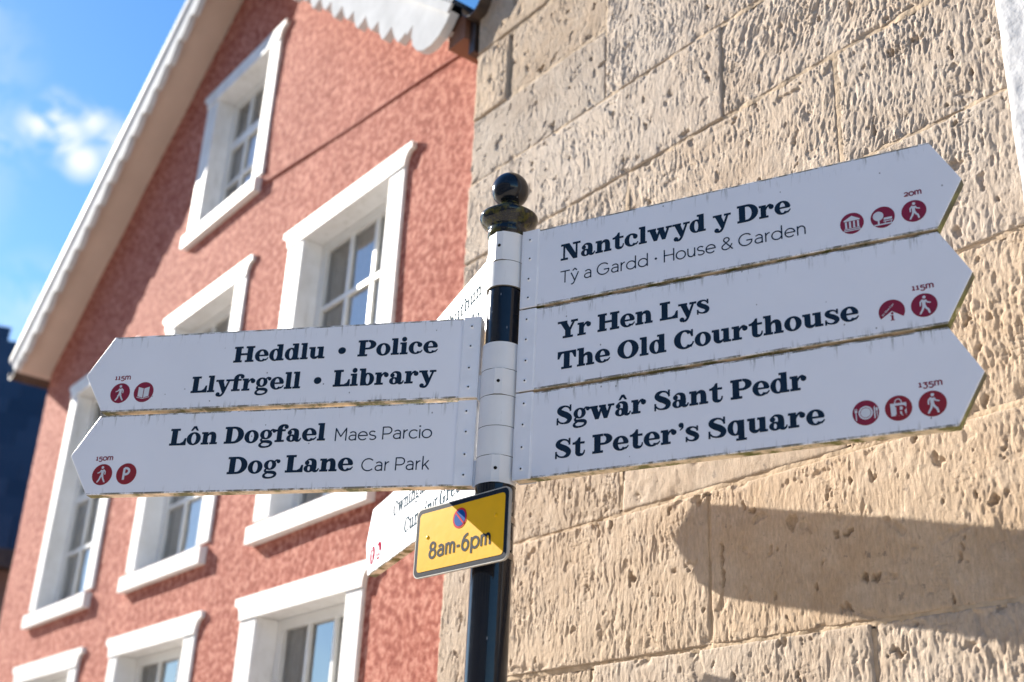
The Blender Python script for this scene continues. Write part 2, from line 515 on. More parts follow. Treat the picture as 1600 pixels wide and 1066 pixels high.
def stone_height(u, z, seed, smooth):
    wu = u + .0045 * pn(u / .026, z / .04, seed + 1) + .0022 * pn(u / .011, z / .013, seed + 17)
    wz = z + .006 * pn(u / .02, z / .03, seed + 18)
    lean = .18 * pn(u / .35, z / .3, seed + 2)
    wu = wu + lean * (z - .5) * .3
    nA = pn(wu / .0120, wz / .050, seed + 3); nB = pn(wu / .0068, wz / .032, seed + 4)
    h = .70 * nA + .55 * (.32 - 1.6 * np.abs(nB))
    h += .55 * pn(wu / .0048, wz / .017, seed + 19) + .30 * pn(wu / .0034, wz / .008, seed + 23)
    h += .50 * pn(wu / .023, wz / .048, seed + 5)
    ridge = 1 - np.abs(pn(wu / .016, wz / .046, seed + 6)) * 3.2
    h -= .85 * np.clip(ridge - .25, 0, 1) * np.clip(pn(u / .05, z / .06, seed + 20) + .40, 0, 1) * 1.6
    gz = np.abs(pn(wu / .06, wz / .013, seed + 24))
    h -= .9 * np.clip(1 - gz * 9, 0, 1) * np.clip(pn(u / .07, z / .07, seed + 25) - .05, 0, 1) * 2.0
    amp = .60 + .9 * np.clip(pn(u / .16, z / .11, seed + 7) + .32, 0, 1)
    h = h * amp * smooth * .0030
    h += .0022 * pn(u / .10, z / .08, seed + 8)
    h += .0035 * pn(u / .30, z / .22, seed + 9)
    # chipped hollows: sharp at one side, running out at the other
    p1 = pn(wu / .030, wz / .046, seed + 10) + .25 * pn(u / .009, z / .012, seed + 21)
    h -= .0085 * np.clip((p1 - .42) / .10, 0, 1) ** .8 * (.35 + np.clip(pn(u / .12, z / .12, seed + 26) * 2 + .5, 0, 1))
    # flat spalls
    p2 = pn(u / .07, z / .055, seed + 11) + .12 * pn(u / .012, z / .016, seed + 22)
    sp = np.clip((p2 - .42) / .04, 0, 1)
    h = h * (1 - .7 * sp) - .0028 * sp
    return h

def stone_block(u0, u1, z0, z1, seed, step=.0021, smooth=1.0, gap_l=.0018, gap_r=.0018, gt=.0018, gb=.0018, proud=0.0):
    u0 += gap_l; u1 -= gap_r; z0 += gb; z1 -= gt
    nu = max(4, int((u1 - u0) / step)); nz_ = max(4, int((z1 - z0) / step))
    uu, zz = np.meshgrid(np.linspace(u0, u1, nu), np.linspace(z0, z1, nz_))
    h = stone_height(uu, zz, seed * 20, smooth) + proud
    dl = np.minimum(uu - u0, u1 - uu); dz = np.minimum(zz - z0, z1 - zz)
    # wobbly arris
    wob = .0035 * pn(uu / .05, zz / .05, seed * 20 + 12) + .002 * pn(uu / .012, zz / .012, seed * 20 + 13)
    e = np.minimum(dl, dz) + wob
    h -= .0030 * np.exp(-np.clip(e, 0, 1) / .0030)
    chip = np.clip(pn(uu / .045, zz / .03, seed * 20 + 14) - .22, 0, 1) * np.exp(-dz / .014)
    h -= .03 * chip
    edge = (dl < 1e-6) | (dz < 1e-6)
    # in-plane wobble of the outline
    cu = np.clip(1 - dl / .02, 0, 1) * .0022 * pn(zz / .03, uu * 0 + seed, seed * 20 + 15) * np.sign(uu - (u0 + u1) / 2)
    cz = np.clip(1 - dz / .02, 0, 1) * .0026 * pn(uu / .04, zz * 0 + seed, seed * 20 + 16) * np.sign(zz - (z0 + z1) / 2)
    U = uu + cu; Z = zz + cz
    Y = -h
    Y[edge] = .016
    V = np.stack([U, Y, Z + H0], -1).reshape(-1, 3)
    idx = np.arange(nu * nz_).reshape(nz_, nu)
    F = np.stack([idx[:-1, :-1], idx[:-1, 1:], idx[1:, 1:], idx[1:, :-1]], -1).reshape(-1, 4)
    return mesh_obj('stone', V, F, M['stone'], house, True)

L_, R_ = -.885, .846
blocks = [  # u0,u1,z0,z1, smoothness
    (L_, -.286, .15, .452, 1.0), (-.286, .452, .15, .452, 1.0), (.452, R_, .15, .452, 1.0),
    (L_, -.67, .452, .773, .9), (-.67, .071, .452, .773, .75), (.071, R_, .452, .773, .9),
    (L_, -.2, .773, 1.09, .9), (-.2, .43, .773, 1.09, 1.1), (.43, R_, .773, 1.09, 1.1),
    (L_, -.42, 1.09, 1.375, 1.0), (-.42, .21, 1.09, 1.375, 1.0), (.21, R_, 1.09, 1.375, 1.2),
    (L_, -.183, 1.375, 1.66, 1.1), (-.183, .462, 1.375, 1.66, 1.2), (.462, R_, 1.375, 1.66, 1.15),
    (L_, .143, 1.66, 1.927, 1.1), (.143, R_, 1.66, 1.927, 1.2),
    (L_, -.272, 1.927, 2.16, .75), (L_, -.706, 2.16, 2.407, .9), (-.706, -.272, 2.16, 2.407, .95),
    (-.272, .62, 1.927, 2.407, 1.0), (L_, -.2, 2.407, 2.72, .8), (-.2, .62, 2.407, 2.72, .8)]
for i, (a, b, c_, d_, sm) in enumerate(blocks):
    kw = {}
    if (a, b, c_) == (L_, -.706, 2.16): kw['gap_r'] = .012
    if c_ == 1.375 and a == -.183: kw['gap_r'] = .007
    if b == -.286: kw['gap_r'] = .009
    lowdetail = (c_ in (1.09, .773) and b < .45 and a > -.5) or c_ > 2.4
    stone_block(a, b, c_, d_, i + 1, step=.006 if lowdetail else .0021, smooth=sm * [1.0, .62, .88, .72, 1.05, .66][(i * 5 + 2) % 6], proud=RNG.uniform(-.003, .003), **kw)
# plain blocks beyond the picture: below, above and to the right, cheap ones
def plain_block(u0, u1, z0, z1):
    b = MB(); b.box(u0 + .004, -.002 + RNG.uniform(-.002, .002), z0 + .004, u1 - .004, .03, z1 - .004, .005)
    return b.build('stone', M['stone'], house)
zc = .15 + H0
row = 0
while zc > .1:
    z0 = max(zc - .3, .02); u = L_
    while u < 5.0:
        w = min(.45 + .3 * ((row * 7 + int(u * 10)) % 3) / 2, 5.0 - u)
        if w < .12: break
        if not (u + w > .84 and u < 1.25): plain_block(u, u + w, z0, zc)
        u += w
    zc = z0; row += 1
for zz in range(14):
    z0 = .15 + H0 + zz * .3
    u = 1.14 + (.0 if zz % 2 else .0)
    for w in (.62, .5, .66, .55, .7, .6):
        plain_block(u, u + w, z0, z0 + .3); u += w
for zz in range(6):
    z0 = 2.72 + H0 + zz * .3; u = L_
    for w in (.62, .5, .6): 
        plain_block(u, min(u + w, .84), z0, z0 + .3); u += w
plain_block(.62, .846, 1.927 + H0, 2.32 + H0); plain_block(.62, .846, 2.32 + H0, 2.72 + H0)

# pointing in the joints
def mortar(rects):
    step = .0042
    Vs = []; Fs = []; base = 0
    for i, (u0, u1, z0, z1) in enumerate(rects):
        nu = max(3, int((u1 - u0) / step)); nz_ = max(3, int((z1 - z0) / step))
        uu, zz = np.meshgrid(np.linspace(u0, u1, nu), np.linspace(z0, z1, nz_))
        d = np.abs(zz - (z0 + z1) / 2) if (u1 - u0) > (z1 - z0) else np.abs(uu - (u0 + u1) / 2)
        y = .0036 + .0030 * pn(uu / .16, zz / .16, 503) + .0042 * pn(uu / .05, zz / .05, 501) + .0022 * pn(uu / .010, zz / .010, 502) - .0015 * np.cos(d * 200)
        y = y + .0003 * (i % 5)
        Vs.append(np.stack([uu, y, zz + H0], -1).reshape(-1, 3))
        idx = np.arange(nu * nz_).reshape(nz_, nu) + base
        Fs.append(np.stack([idx[:-1, :-1], idx[:-1, 1:], idx[1:, 1:], idx[1:, :-1]], -1).reshape(-1, 4))
        base += nu * nz_
    return mesh_obj('mortar', np.concatenate(Vs), np.concatenate(Fs), M['mortar'], house, True)
jr = []
for z in (.452, .773, 1.09, 1.375, 1.66, 1.927): jr.append((L_ + .003, R_, z - .008, z + .008))
jr += [(L_ + .003, .62, 2.395, 2.419), (L_ + .003, -.272, 2.148, 2.172)]
for (u, z0, z1) in ((-.286, .15, .44), (.452, .15, .44), (-.67, .46, .76), (.071, .46, .76), (-.2, .785, 1.08), (.43, .785, 1.08), (-.42, 1.1, 1.365), (.21, 1.1, 1.365), (-.183, 1.387, 1.65), (.462, 1.387, 1.65), (.143, 1.67, 1.915), (-.272, 1.94, 2.395)):
    jr.append((u - .007, u + .007, z0, z1))
tag(mortar(jr), kind='stuff')
core = MB()
core.box(L_ + .002, .012, .0, 5.2, 7.0, H0 + 4.6)
core.build('backing_wall', M['mortar'], house)
rf = MB(); rf.add([(L_ - .1, -.3, H0 + 4.6), (5.4, -.3, H0 + 4.6), (5.4, 3.5, H0 + 7), (L_ - .1, 3.5, H0 + 7), (5.4, 7.3, H0 + 4.6), (L_ - .1, 7.3, H0 + 4.6)], [(0, 1, 2, 3), (3, 2, 4, 5), (0, 3, 5), (1, 4, 2), (0, 5, 4, 1)])
rf.build('roof', M['slate'], house)
# white painted band at the right
zz0, zz1 = .0, 2.9
nu, nz_ = 60, 700
uu, zz = np.meshgrid(np.linspace(.839, 1.13, nu), np.linspace(zz0, zz1, nz_))
edge = (uu <= .8391) | (uu >= 1.1299)
uw = uu + np.clip(1 - (uu - .839) / .03, 0, 1) * .0025 * pn(zz / .11, zz * 0, 77)
hh = .022 + .0022 * pn(uu / .03, zz / .05, 71) + .0010 * pn(uu / .012, zz / .02, 72) - .006 * np.exp(-(uu - .839) / .006)
Y = -hh; Y[edge] = .01
idx = np.arange(nu * nz_).reshape(nz_, nu)
mesh_obj('painted_quoin', np.stack([uw, Y, zz + H0], -1).reshape(-1, 3), np.stack([idx[:-1, :-1], idx[:-1, 1:], idx[1:, 1:], idx[1:, :-1]], -1).reshape(-1, 4), M['white_stone'], house, True)

# ------------------------------------------------------------------ red gabled house
red = empty('red_house', (BASE.x, BASE.y, 0), WROT)
tag(red, 'red roughcast gabled house with white framed windows, left of the stone wall', 'house')
OFF = .15
UL, UR = -5.40, -.93
def zroofL(u): return 2.699 + .715 * (u + 5.378)
def zroofR(u): return 2.585 - .845 * (u + 1.106)
def win(ul, ur, top, bot, rows, rail, sill_z):
    return dict(ul=ul, ur=ur, top=top, bot=bot, rows=rows, rail=rail, sill=sill_z)
WINS = [ # opening bounds (u left, u right, top, bottom), architrave offsets
    (-3.410, -2.842, 3.632, 2.888, 'attic'), (-2.235, -1.600, 2.347, 1.195, 'mid'), (-3.485, -2.842, 2.370, 1.195, 'mid'), (-4.775, -4.09, 2.385, 1.195, 'mid'),
    (-2.231, -1.622, .831, -.31, 'low'), (-3.505, -2.835, .831, -.31, 'low'), (-4.775, -4.09, .833, -.31, 'low')]
us = sorted(set(list(np.round(np.arange(UL, UR, .014), 4)) + [UR] + [w[i] for w in WINS for i in (0, 1)]))
zs = sorted(set(list(np.round(np.arange(-.5, 4.45, .014), 4)) + [w[i] for w in WINS for i in (2, 3)]))
us = np.array(us); zs = np.array(zs)
UU, ZZ = np.meshgrid(us, zs)
hh = .0010 * pn(UU / .045, ZZ / .05, 31) + .0014 * pn(UU / .03, ZZ / .03, 32) + .007 * pn(UU / .5, ZZ / .5, 33)
uc = (us[:-1] + us[1:]) / 2; zc_ = (zs[:-1] + zs[1:]) / 2
UC, ZC = np.meshgrid(uc, zc_)
keep = (ZC < np.minimum(zroofL(UC), zroofR(UC)) + .05)
nearw = np.zeros_like(UU, dtype=bool)
for w in WINS:
    keep &= ~((UC > w[0]) & (UC < w[1]) & (ZC < w[2]) & (ZC > w[3]))
    nearw |= (UU > w[0] - .02) & (UU < w[1] + .02) & (ZZ < w[2] + .02) & (ZZ > w[3] - .02)
hh[nearw] = 0
idx = np.arange(UU.size).reshape(UU.shape)
F = np.stack([idx[:-1, :-1], idx[:-1, 1:], idx[1:, 1:], idx[1:, :-1]], -1)[keep].reshape(-1, 4)
V = np.stack([UU, OFF - hh, ZZ + H0], -1).reshape(-1, 3)
used = np.zeros(len(V), bool); used[F.ravel()] = True
remap = np.cumsum(used) - 1
mesh_obj('wall', V[used], remap[F], M['red'], red, True)
b = MB(); b.box(UL, OFF, 0, UR, OFF + .1, H0 - .5); b.box(UL - .0, OFF + .02, 0, UL + .15, OFF + 6, H0 + 2.68); b.box(UR - .15, OFF + .02, 0, UR, OFF + 6, H0 + 2.4)
b.box(UL, OFF + 5.9, 0, UR, OFF + 6, H0 + 2.4)
b.build('side_wall', M['red'], red)

def window(w, kind):
    ul, ur, top, bot, _ = w
    jw = .126 if ul > -2.5 else (.122 if kind == 'attic' else .095)          # architrave jamb width
    ear = .045
    hd = .083
    y0, y1 = OFF - .013, OFF + .012
    Z = H0
    a = MB()
    # jambs
    a.box(ul - jw, y0, bot + Z, ul, y1, top + Z, .004)
    a.box(ur, y0, bot + Z, ur + .102, y1, top + Z, .004)
    # head with curved ears
    xl, xr = ul - jw, ur + .102
    pl = [(xl, top)]
    for t in range(0, 7):
        q = t / 6 * math.pi / 2
        pl.append((xl - ear * .75 * (1 - math.cos(q)), top + .055 * math.sin(q)))
    pl += [(xl - ear, top + .058), (xl - ear, top + hd)]
    pr = [(xr + (xl - x), z) for x, z in pl]
    poly = [(x, z + Z) for x, z in (pr[::1] + pl[::-1])]
    # ccw seen from the front (-y): right-bottom, up right, top left, down left
    a.prism(poly, y0 - .006, y1)
    o = a.build('window', M['trim'], red)
    s = MB()
    sx0, sx1 = ul - jw - .0, ur + .085
    sh = .088
    poly = [(sx0, bot - sh), (sx1, bot - sh), (sx1, bot - .008), (sx0, bot - .008)]
    s.add([(sx0, y0 - .022, bot - sh + Z), (sx1, y0 - .022, bot - sh + Z), (sx1, OFF + .1, bot - sh + Z), (sx0, OFF + .1, bot - sh + Z),
           (sx0, y0 - .022, bot - .022 + Z), (sx1, y0 - .022, bot - .022 + Z), (sx1, OFF + .1, bot - .002 + Z), (sx0, OFF + .1, bot - .002 + Z)],
          [(0, 3, 2, 1), (4, 5, 6, 7), (0, 1, 5, 4), (1, 2, 6, 5), (2, 3, 7, 6), (3, 0, 4, 7)])
    s.build('sill', M['trim'], o)
    r = MB()
    D1 = OFF + .12
    e = .002
    r.box(ul - .03, OFF + .013, bot + Z, ul - e, D1, top + Z); r.box(ur + e, OFF + .013, bot + Z, ur + .03, D1, top + Z); r.box(ul - .03, OFF + .013, top + e + Z, ur + .03, D1, top + .03 + Z)
    r.build('reveal', M['trim'], o)
    # sash frame and glazing bars
    fy0, fy1 = OFF + .078, OFF + .111
    f = MB(); fw = .038
    f.box(ul, fy0, bot + Z, ul + fw, fy1, top + Z); f.box(ur - fw, fy0, bot + Z, ur, fy1, top + Z)
    f.box(ul + fw, fy0, top - fw + Z, ur - fw, fy1, top + Z); f.box(ul + fw, fy0, bot + Z, ur - fw, fy1, bot + .05 + Z)
    Hh = top - bot
    rows = [(.36, .05), (.68, .018)] if kind == 'attic' else [(.26, .018), (.5, .045), (.75, .018)]
    for q, t in rows:
        z = top - Hh * q
        f.box(ul + fw, fy0 + .004, z - t / 2 + Z, ur - fw, fy1 - .004, z + t / 2 + Z)
    ncol = 3
    for i in range(1, ncol):
        u = ul + fw + (ur - ul - 2 * fw) * i / ncol
        f.box(u - .009, fy0 + .006, bot + .05 + Z, u + .009, fy1 - .006, top - fw + Z)
    f.build('sash_frame', M['sash'], o)
    # panes
    zs_ = [top - fw] + [v for q, t in rows for v in (top - Hh * q,)] + [bot + .05]
    for i in range(ncol):
        ua = ul + fw + (ur - ul - 2 * fw) * i / ncol; ub = ul + fw + (ur - ul - 2 * fw) * (i + 1) / ncol
        for j in range(len(zs_) - 1):
            p = MB(); yy = OFF + .097
            tl = RNG.uniform(-.0015, .0015)
            p.add([(ua, yy + tl, zs_[j + 1] + Z), (ub, yy - tl, zs_[j + 1] + Z), (ub, yy - tl, zs_[j] + Z), (ua, yy + tl, zs_[j] + Z)], [(0, 1, 2, 3)])
            p.build('pane', M['glass'], o)
    # room and curtains
    rm = MB(); x0, x1, z0, z1, ya, yb = ul - .05, ur + .05, bot - .05 + Z, top + .05 + Z, OFF + .125, OFF + .9
    rm.add([(x0, ya, z0), (x1, ya, z0), (x1, yb, z0), (x0, yb, z0), (x0, ya, z1), (x1, ya, z1), (x1, yb, z1), (x0, yb, z1)], [(0, 1, 2, 3), (7, 6, 5, 4), (5, 6, 2, 1), (6, 7, 3, 2), (7, 4, 0, 3)])
    rm.build('room', M['dark'], o)
    cu = MB(); n = 90
    full = kind != 'low'
    for (ca, cb) in (((ul + .0, ur),) if full else ((ul + .0, ul + .17), (ur - .10, ur))):
        vs = []; fs = []
        for i in range(n + 1):
            t = i / n; x = ca + (cb - ca) * t; y = OFF + .130 + .006 * math.sin(t * (22 if full else 6) * math.pi)
            vs += [(x, y, bot + Z), (x, y, top + Z)]
        for i in range(n): fs.append((2 * i, 2 * i + 2, 2 * i + 3, 2 * i + 1))
        cu.add(vs, fs)
    cu.build('curtain', M['curtain'], o, True)
for w in WINS: window(w, w[4])

# verge boards with scalloped lower edge
def scallop_board(p0, p1, depth, pitch, amp, yf, yb, lobe=None, name='bargeboard', flip=1):
    """p0,p1: ends of the top edge in (u,z); board hangs below"""
    p0 = Vector(p0); p1 = Vector(p1); L = (p1 - p0).length; t = (p1 - p0) / L
    nrm = Vector((t.y, -t.x));
    if nrm.y > 0: nrm = -nrm
    low = []
    n = int(L / pitch)
    for i in range(n):
        for q in range(10):
            s = (i + q / 10) / n
            f = q / 10
            # rounded tooth: slow fall, then a quick notch
            if flip > 0: e = amp * math.sin(math.pi * min(f / .82, 1) * .5) if f < .82 else amp * (1 - (f - .82) / .18)
            else: e = amp * (f / .18) if f < .18 else amp * math.cos((f - .18) / .82 * math.pi / 2)
            e *= .75 if i % 2 else 1.0
            low.append((s * L, depth + e))
    if lobe: low = [(s, d) for s, d in low if s > lobe[0] and s < L - lobe[1]]
    pts = [p0 + t * s + nrm * d for s, d in low]
    if lobe:
        if lobe[0] > 0:
            c = [p0 + t * (lobe[0] * (.5 - .5 * math.cos(a))) + nrm * (depth * .35 + (depth * .75) * math.sin(a)) for a in [k / 8 * math.pi for k in range(0, 8)]]
            pts = c + pts
        if lobe[1] > 0:
            c = [p1 - t * (lobe[1] * (.5 - .5 * math.cos(a))) + nrm * (depth * .35 + (depth * 1.0) * math.sin(a)) for a in [k / 8 * math.pi for k in range(7, -1, -1)]]
            pts = pts + c
    top = [p1, p0]
    vs = []; k = len(pts)
    # strips between top edge and low edge
    for P in pts:
        s = (P - p0).dot(t); T = p0 + t * min(max(s, 0), L)
        vs += [(T.x, yf, T.y + H0), (P.x, yf, P.y + H0), (T.x, yb, T.y + H0), (P.x, yb, P.y + H0)]
    fs = []
    for i in range(k - 1):
        a, b_ = 4 * i, 4 * i + 4
        fs += [(a, a + 1, b_ + 1, b_), (a + 2, b_ + 2, b_ + 3, a + 3), (a, b_, b_ + 2, a + 2), (a + 1, a + 3, b_ + 3, b_ + 1)]
    fs += [(0, 2, 3, 1), (4 * k - 4, 4 * k - 3, 4 * k - 1, 4 * k - 2)]
    return MB().add(vs, fs).build(name, M['board'], red)
AP = (-3.166, 4.43)
YB = -.055
scallop_board((-5.474, 2.735), (AP[0], AP[1] + .02), .110, .15, .042, YB - .012, YB + .02, (.10, 0), flip=-1)
scallop_board((AP[0], AP[1] + .02), (-.955, 2.60), .120, .13, .055, YB - .012, YB + .02, (0, .24), flip=1)
# cover moulding, soffits and slates at the verge
for (p0, p1) in (((-5.50, 2.745), (AP[0], AP[1] + .045)), ((AP[0], AP[1] + .045), (-.945, 2.615))):
    p0 = Vector(p0); p1 = Vector(p1); t = (p1 - p0).normalized(); nn = Vector((-t.y, t.x))
    def slab(a0, a1, ya, yb, mat, name):
        q = [p0 + nn * a0, p1 + nn * a0, p1 + nn * a1, p0 + nn * a1]
        MB().prism([(x, z + H0) for x, z in [(v.x, v.y) for v in q]], ya, yb).build(name, mat, red)
    slab(-.030, .004, YB - .022, YB - .013, M['board'], 'verge_moulding')
    slab(-.095, -.075, YB + .021, OFF + .03, M['soffit'], 'soffit')
    slab(.006, .020, YB - .022, 6.4, M['slate'], 'roof')
# eave box, gutter, thin tube standing in for a wire's cast shadow
b = MB(); b.box(-1.02, YB + .03, 2.50 + H0, -.93, 6.2, 2.60 + H0); b.build('eave_box', M['eave'], red)
def gutter(u, z, name='gutter'):
    vs = []; fs = []; n = 12
    for y in (YB + .01, 6.3):
        for k_ in range(n + 1):
            a = math.pi + math.pi * k_ / n
            vs.append((u + .055 * math.cos(a), y, z + .055 * math.sin(a) + H0))
        for k_ in range(n, -1, -1):
            a = math.pi + math.pi * k_ / n
            vs.append((u + .049 * math.cos(a), y, z + .049 * math.sin(a) + H0))
    k2 = 2 * (n + 1)
    for i in range(k2):
        j = (i + 1) % k2
        fs.append((i, j, j + k2, i + k2))
    for i in range(n): fs.append((i, i + 1, k2 - 2 - i, k2 - 1 - i)); 
    MB().add(vs, fs).build(name, M['brown'], red)
gutter(-.875, 2.60)
gutter(-5.53, 2.70)
b = MB(); b.box(-.93, YB + .05, 2.44 + H0, -.90, 6.2, 2.60 + H0); b.build('fascia_board', M['brown'], red)
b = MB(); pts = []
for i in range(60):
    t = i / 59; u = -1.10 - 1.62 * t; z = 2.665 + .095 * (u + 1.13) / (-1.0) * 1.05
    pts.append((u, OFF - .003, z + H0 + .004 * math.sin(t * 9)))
b.tube(pts, .0055, 8); b.build('wall_shadow_line', M['shadow_line'], red, True)

# ------------------------------------------------------------------ slate roofed neighbour beyond
NAZ = rad(20.0)                                # its front looks back down the street
nX = Vector((math.cos(NAZ), math.sin(NAZ), 0)); nY = Vector((-math.sin(NAZ), math.cos(NAZ), 0))
ND = 11.0
d = pix_dir(10, 857); ZE = d.z / d.dot(nY) * ND           # eave height above the eye
d = pix_dir(10, 857); XE = d.dot(nX) / d.dot(nY) * ND
KK = .62
def roof_pt(px, py):
    d = pix_dir(px, py); t = (ND - KK * ZE) / (d.dot(nY) - KK * d.z); P = d * t
    return P.dot(nX), P.dot(nY), P.z
A1 = roof_pt(-6, 541); A2 = roof_pt(80, 592)
ms = (A2[2] - A1[2]) / (A2[0] - A1[0])
ue = A1[0] + (ZE - A1[2]) / ms
nb = empty('slate_roofed_house', tuple(nX * XE + nY * ND), NAZ)
tag(nb, 'house with a dark blue slate roof over a brown wall, past the red house corner', 'house')
ang = math.atan(KK)                            # from the vertical
rowz = .22 * math.cos(ang)
slate_me = None; r = 0; z = 0.0
while z < A1[2] - ZE + .5:
    hipu = A1[0] + (z + ZE - A1[2]) / ms - XE
    u = hipu - (.14 if r % 2 else .0); cnt = 0
    while u > -1.2 and cnt < 14:
        if slate_me is None:
            sb = MB(); sb.box(-.278, -.004, -.01, 0, .008, .38, .003)
            so = sb.build('slate', M['slate'], nb); slate_me = so.data
        else:
            so = bpy.data.objects.new('slate', slate_me); COL.objects.link(so); so.parent = nb
        so.location = (u, KK * z - .016 + random.uniform(-.003, .003), z + H0 + ZE)
        so.rotation_euler = (-ang + .03, 0, random.uniform(-.01, .01))
        u -= .28; cnt += 1
    z += rowz; r += 1
tz = A1[2] - ZE + .6
hz = A1[0] + (tz + ZE - A1[2]) / ms - XE; uf = ue - XE
q = MB(); zb = H0 + ZE
q.add([(uf, 0, zb), (hz, KK * tz, zb + tz), (-1.3, KK * tz, zb + tz), (-1.3, 0, zb), (uf, 4, zb), (hz, 4 - KK * tz, zb + tz), (-1.3, 4 - KK * tz, zb + tz), (-1.3, 4, zb)], [(0, 1, 2, 3), (0, 4, 5, 1), (7, 6, 5, 4), (1, 5, 6, 2), (3, 2, 6, 7)])
q.build('roof', M['slate'], nb)
q = MB(); q.box(-1.2, .22, 0, uf - .25, 3.8, zb - .1); q.build('wall', M['brownwall'], nb)
q = MB(); q.box(-1.3, -.02, zb - .16, uf, .02, zb - .005); q.box(-1.3, .022, zb - .14, uf, .3, zb - .11); q.build('eave_board', M['brown'], nb)

# ------------------------------------------------------------------ houses over the road (reflected in glass and gloss paint)
M['cream'] = simple('cream_render', (.68, .62, .54), .9, .08, 2)
def far_house(u0, u1, hgt, label):
    t = empty('terraced_house', uvw(u0, -8.6, 0), WROT); tag(t, label, 'house')
    w = u1 - u0; b = MB(); b.box(0, -6, 0, w, 0, hgt); b.build('wall', M['cream'], t)
    b = MB(); b.add([(-.1, .25, hgt), (w + .1, .25, hgt), (w + .1, -3, hgt + 2), (-.1, -3, hgt + 2), (-.1, -6.2, hgt), (w + .1, -6.2, hgt)], [(3, 2, 1, 0), (4, 5, 2, 3), (0, 4, 3), (1, 2, 5), (0, 1, 5, 4)]); b.build('roof', M['slate'], t)
    n = int(w // 2.2)
    for fl in range(2):
        for i in range(n):
            x = (i + .5) * w / n; z = 1.0 + fl * 2.8
            b = MB(); b.box(x - .55, .002, z, x + .55, .05, z + 1.5); f = b.build('window', M['trim'], t)
            b = MB(); b.box(x - .45, .052, z + .1, x + .45, .056, z + 1.4); b.build('pane', M['slate'], f)
far_house(-15, -6.2, 6.6, 'cream terraced house over the road, farther along from the post')
far_house(-6, 1.5, 7.2, 'cream terraced house over the road, straight across from the post')
far_house(1.7, 10, 6.4, 'cream terraced house over the road, beside the camera')

# ------------------------------------------------------------------ post
post = empty('signpost', (PX, PY, 0))
tag(post, 'black gloss round post with ball finial carrying the white finger signs', 'signpost')
p = MB(); p.lathe([(.038, 0.0), (.038, H0 + .70), (.0345, H0 + .703)], 64); p.build('post_tube', M['black'], post, auto=40)
p = MB(); p.lathe([(.0342, H0 + .69), (.0342, H0 + 1.21)], 64); p.build('upper_tube', M['black'], post, auto=40)
prof = [(.0345, 1.203), (.0415, 1.208), (.042, 1.222), (.0405, 1.226), (.043, 1.231), (.052, 1.238), (.0585, 1.247), (.0603, 1.253), (.0598, 1.257), (.055, 1.261), (.042, 1.266), (.031, 1.271), (.027, 1.274), (.0275, 1.279), (.0255, 1.283), (.021, 1.286), (.0205, 1.290)]
p = MB(); p.lathe([(a, b_ + H0) for a, b_ in prof], 64); p.build('collar', M['blackmoss'], post, auto=60)
bz = 1.3235; br = .0388
p = MB(); p.lathe([(max(br * math.sin(a), .0002), bz - br * math.cos(a) + H0) for a in [k_ / 32 * math.pi for k_ in range(0, 33)]], 64); p.build('ball_finial', M['black'], post, auto=80)

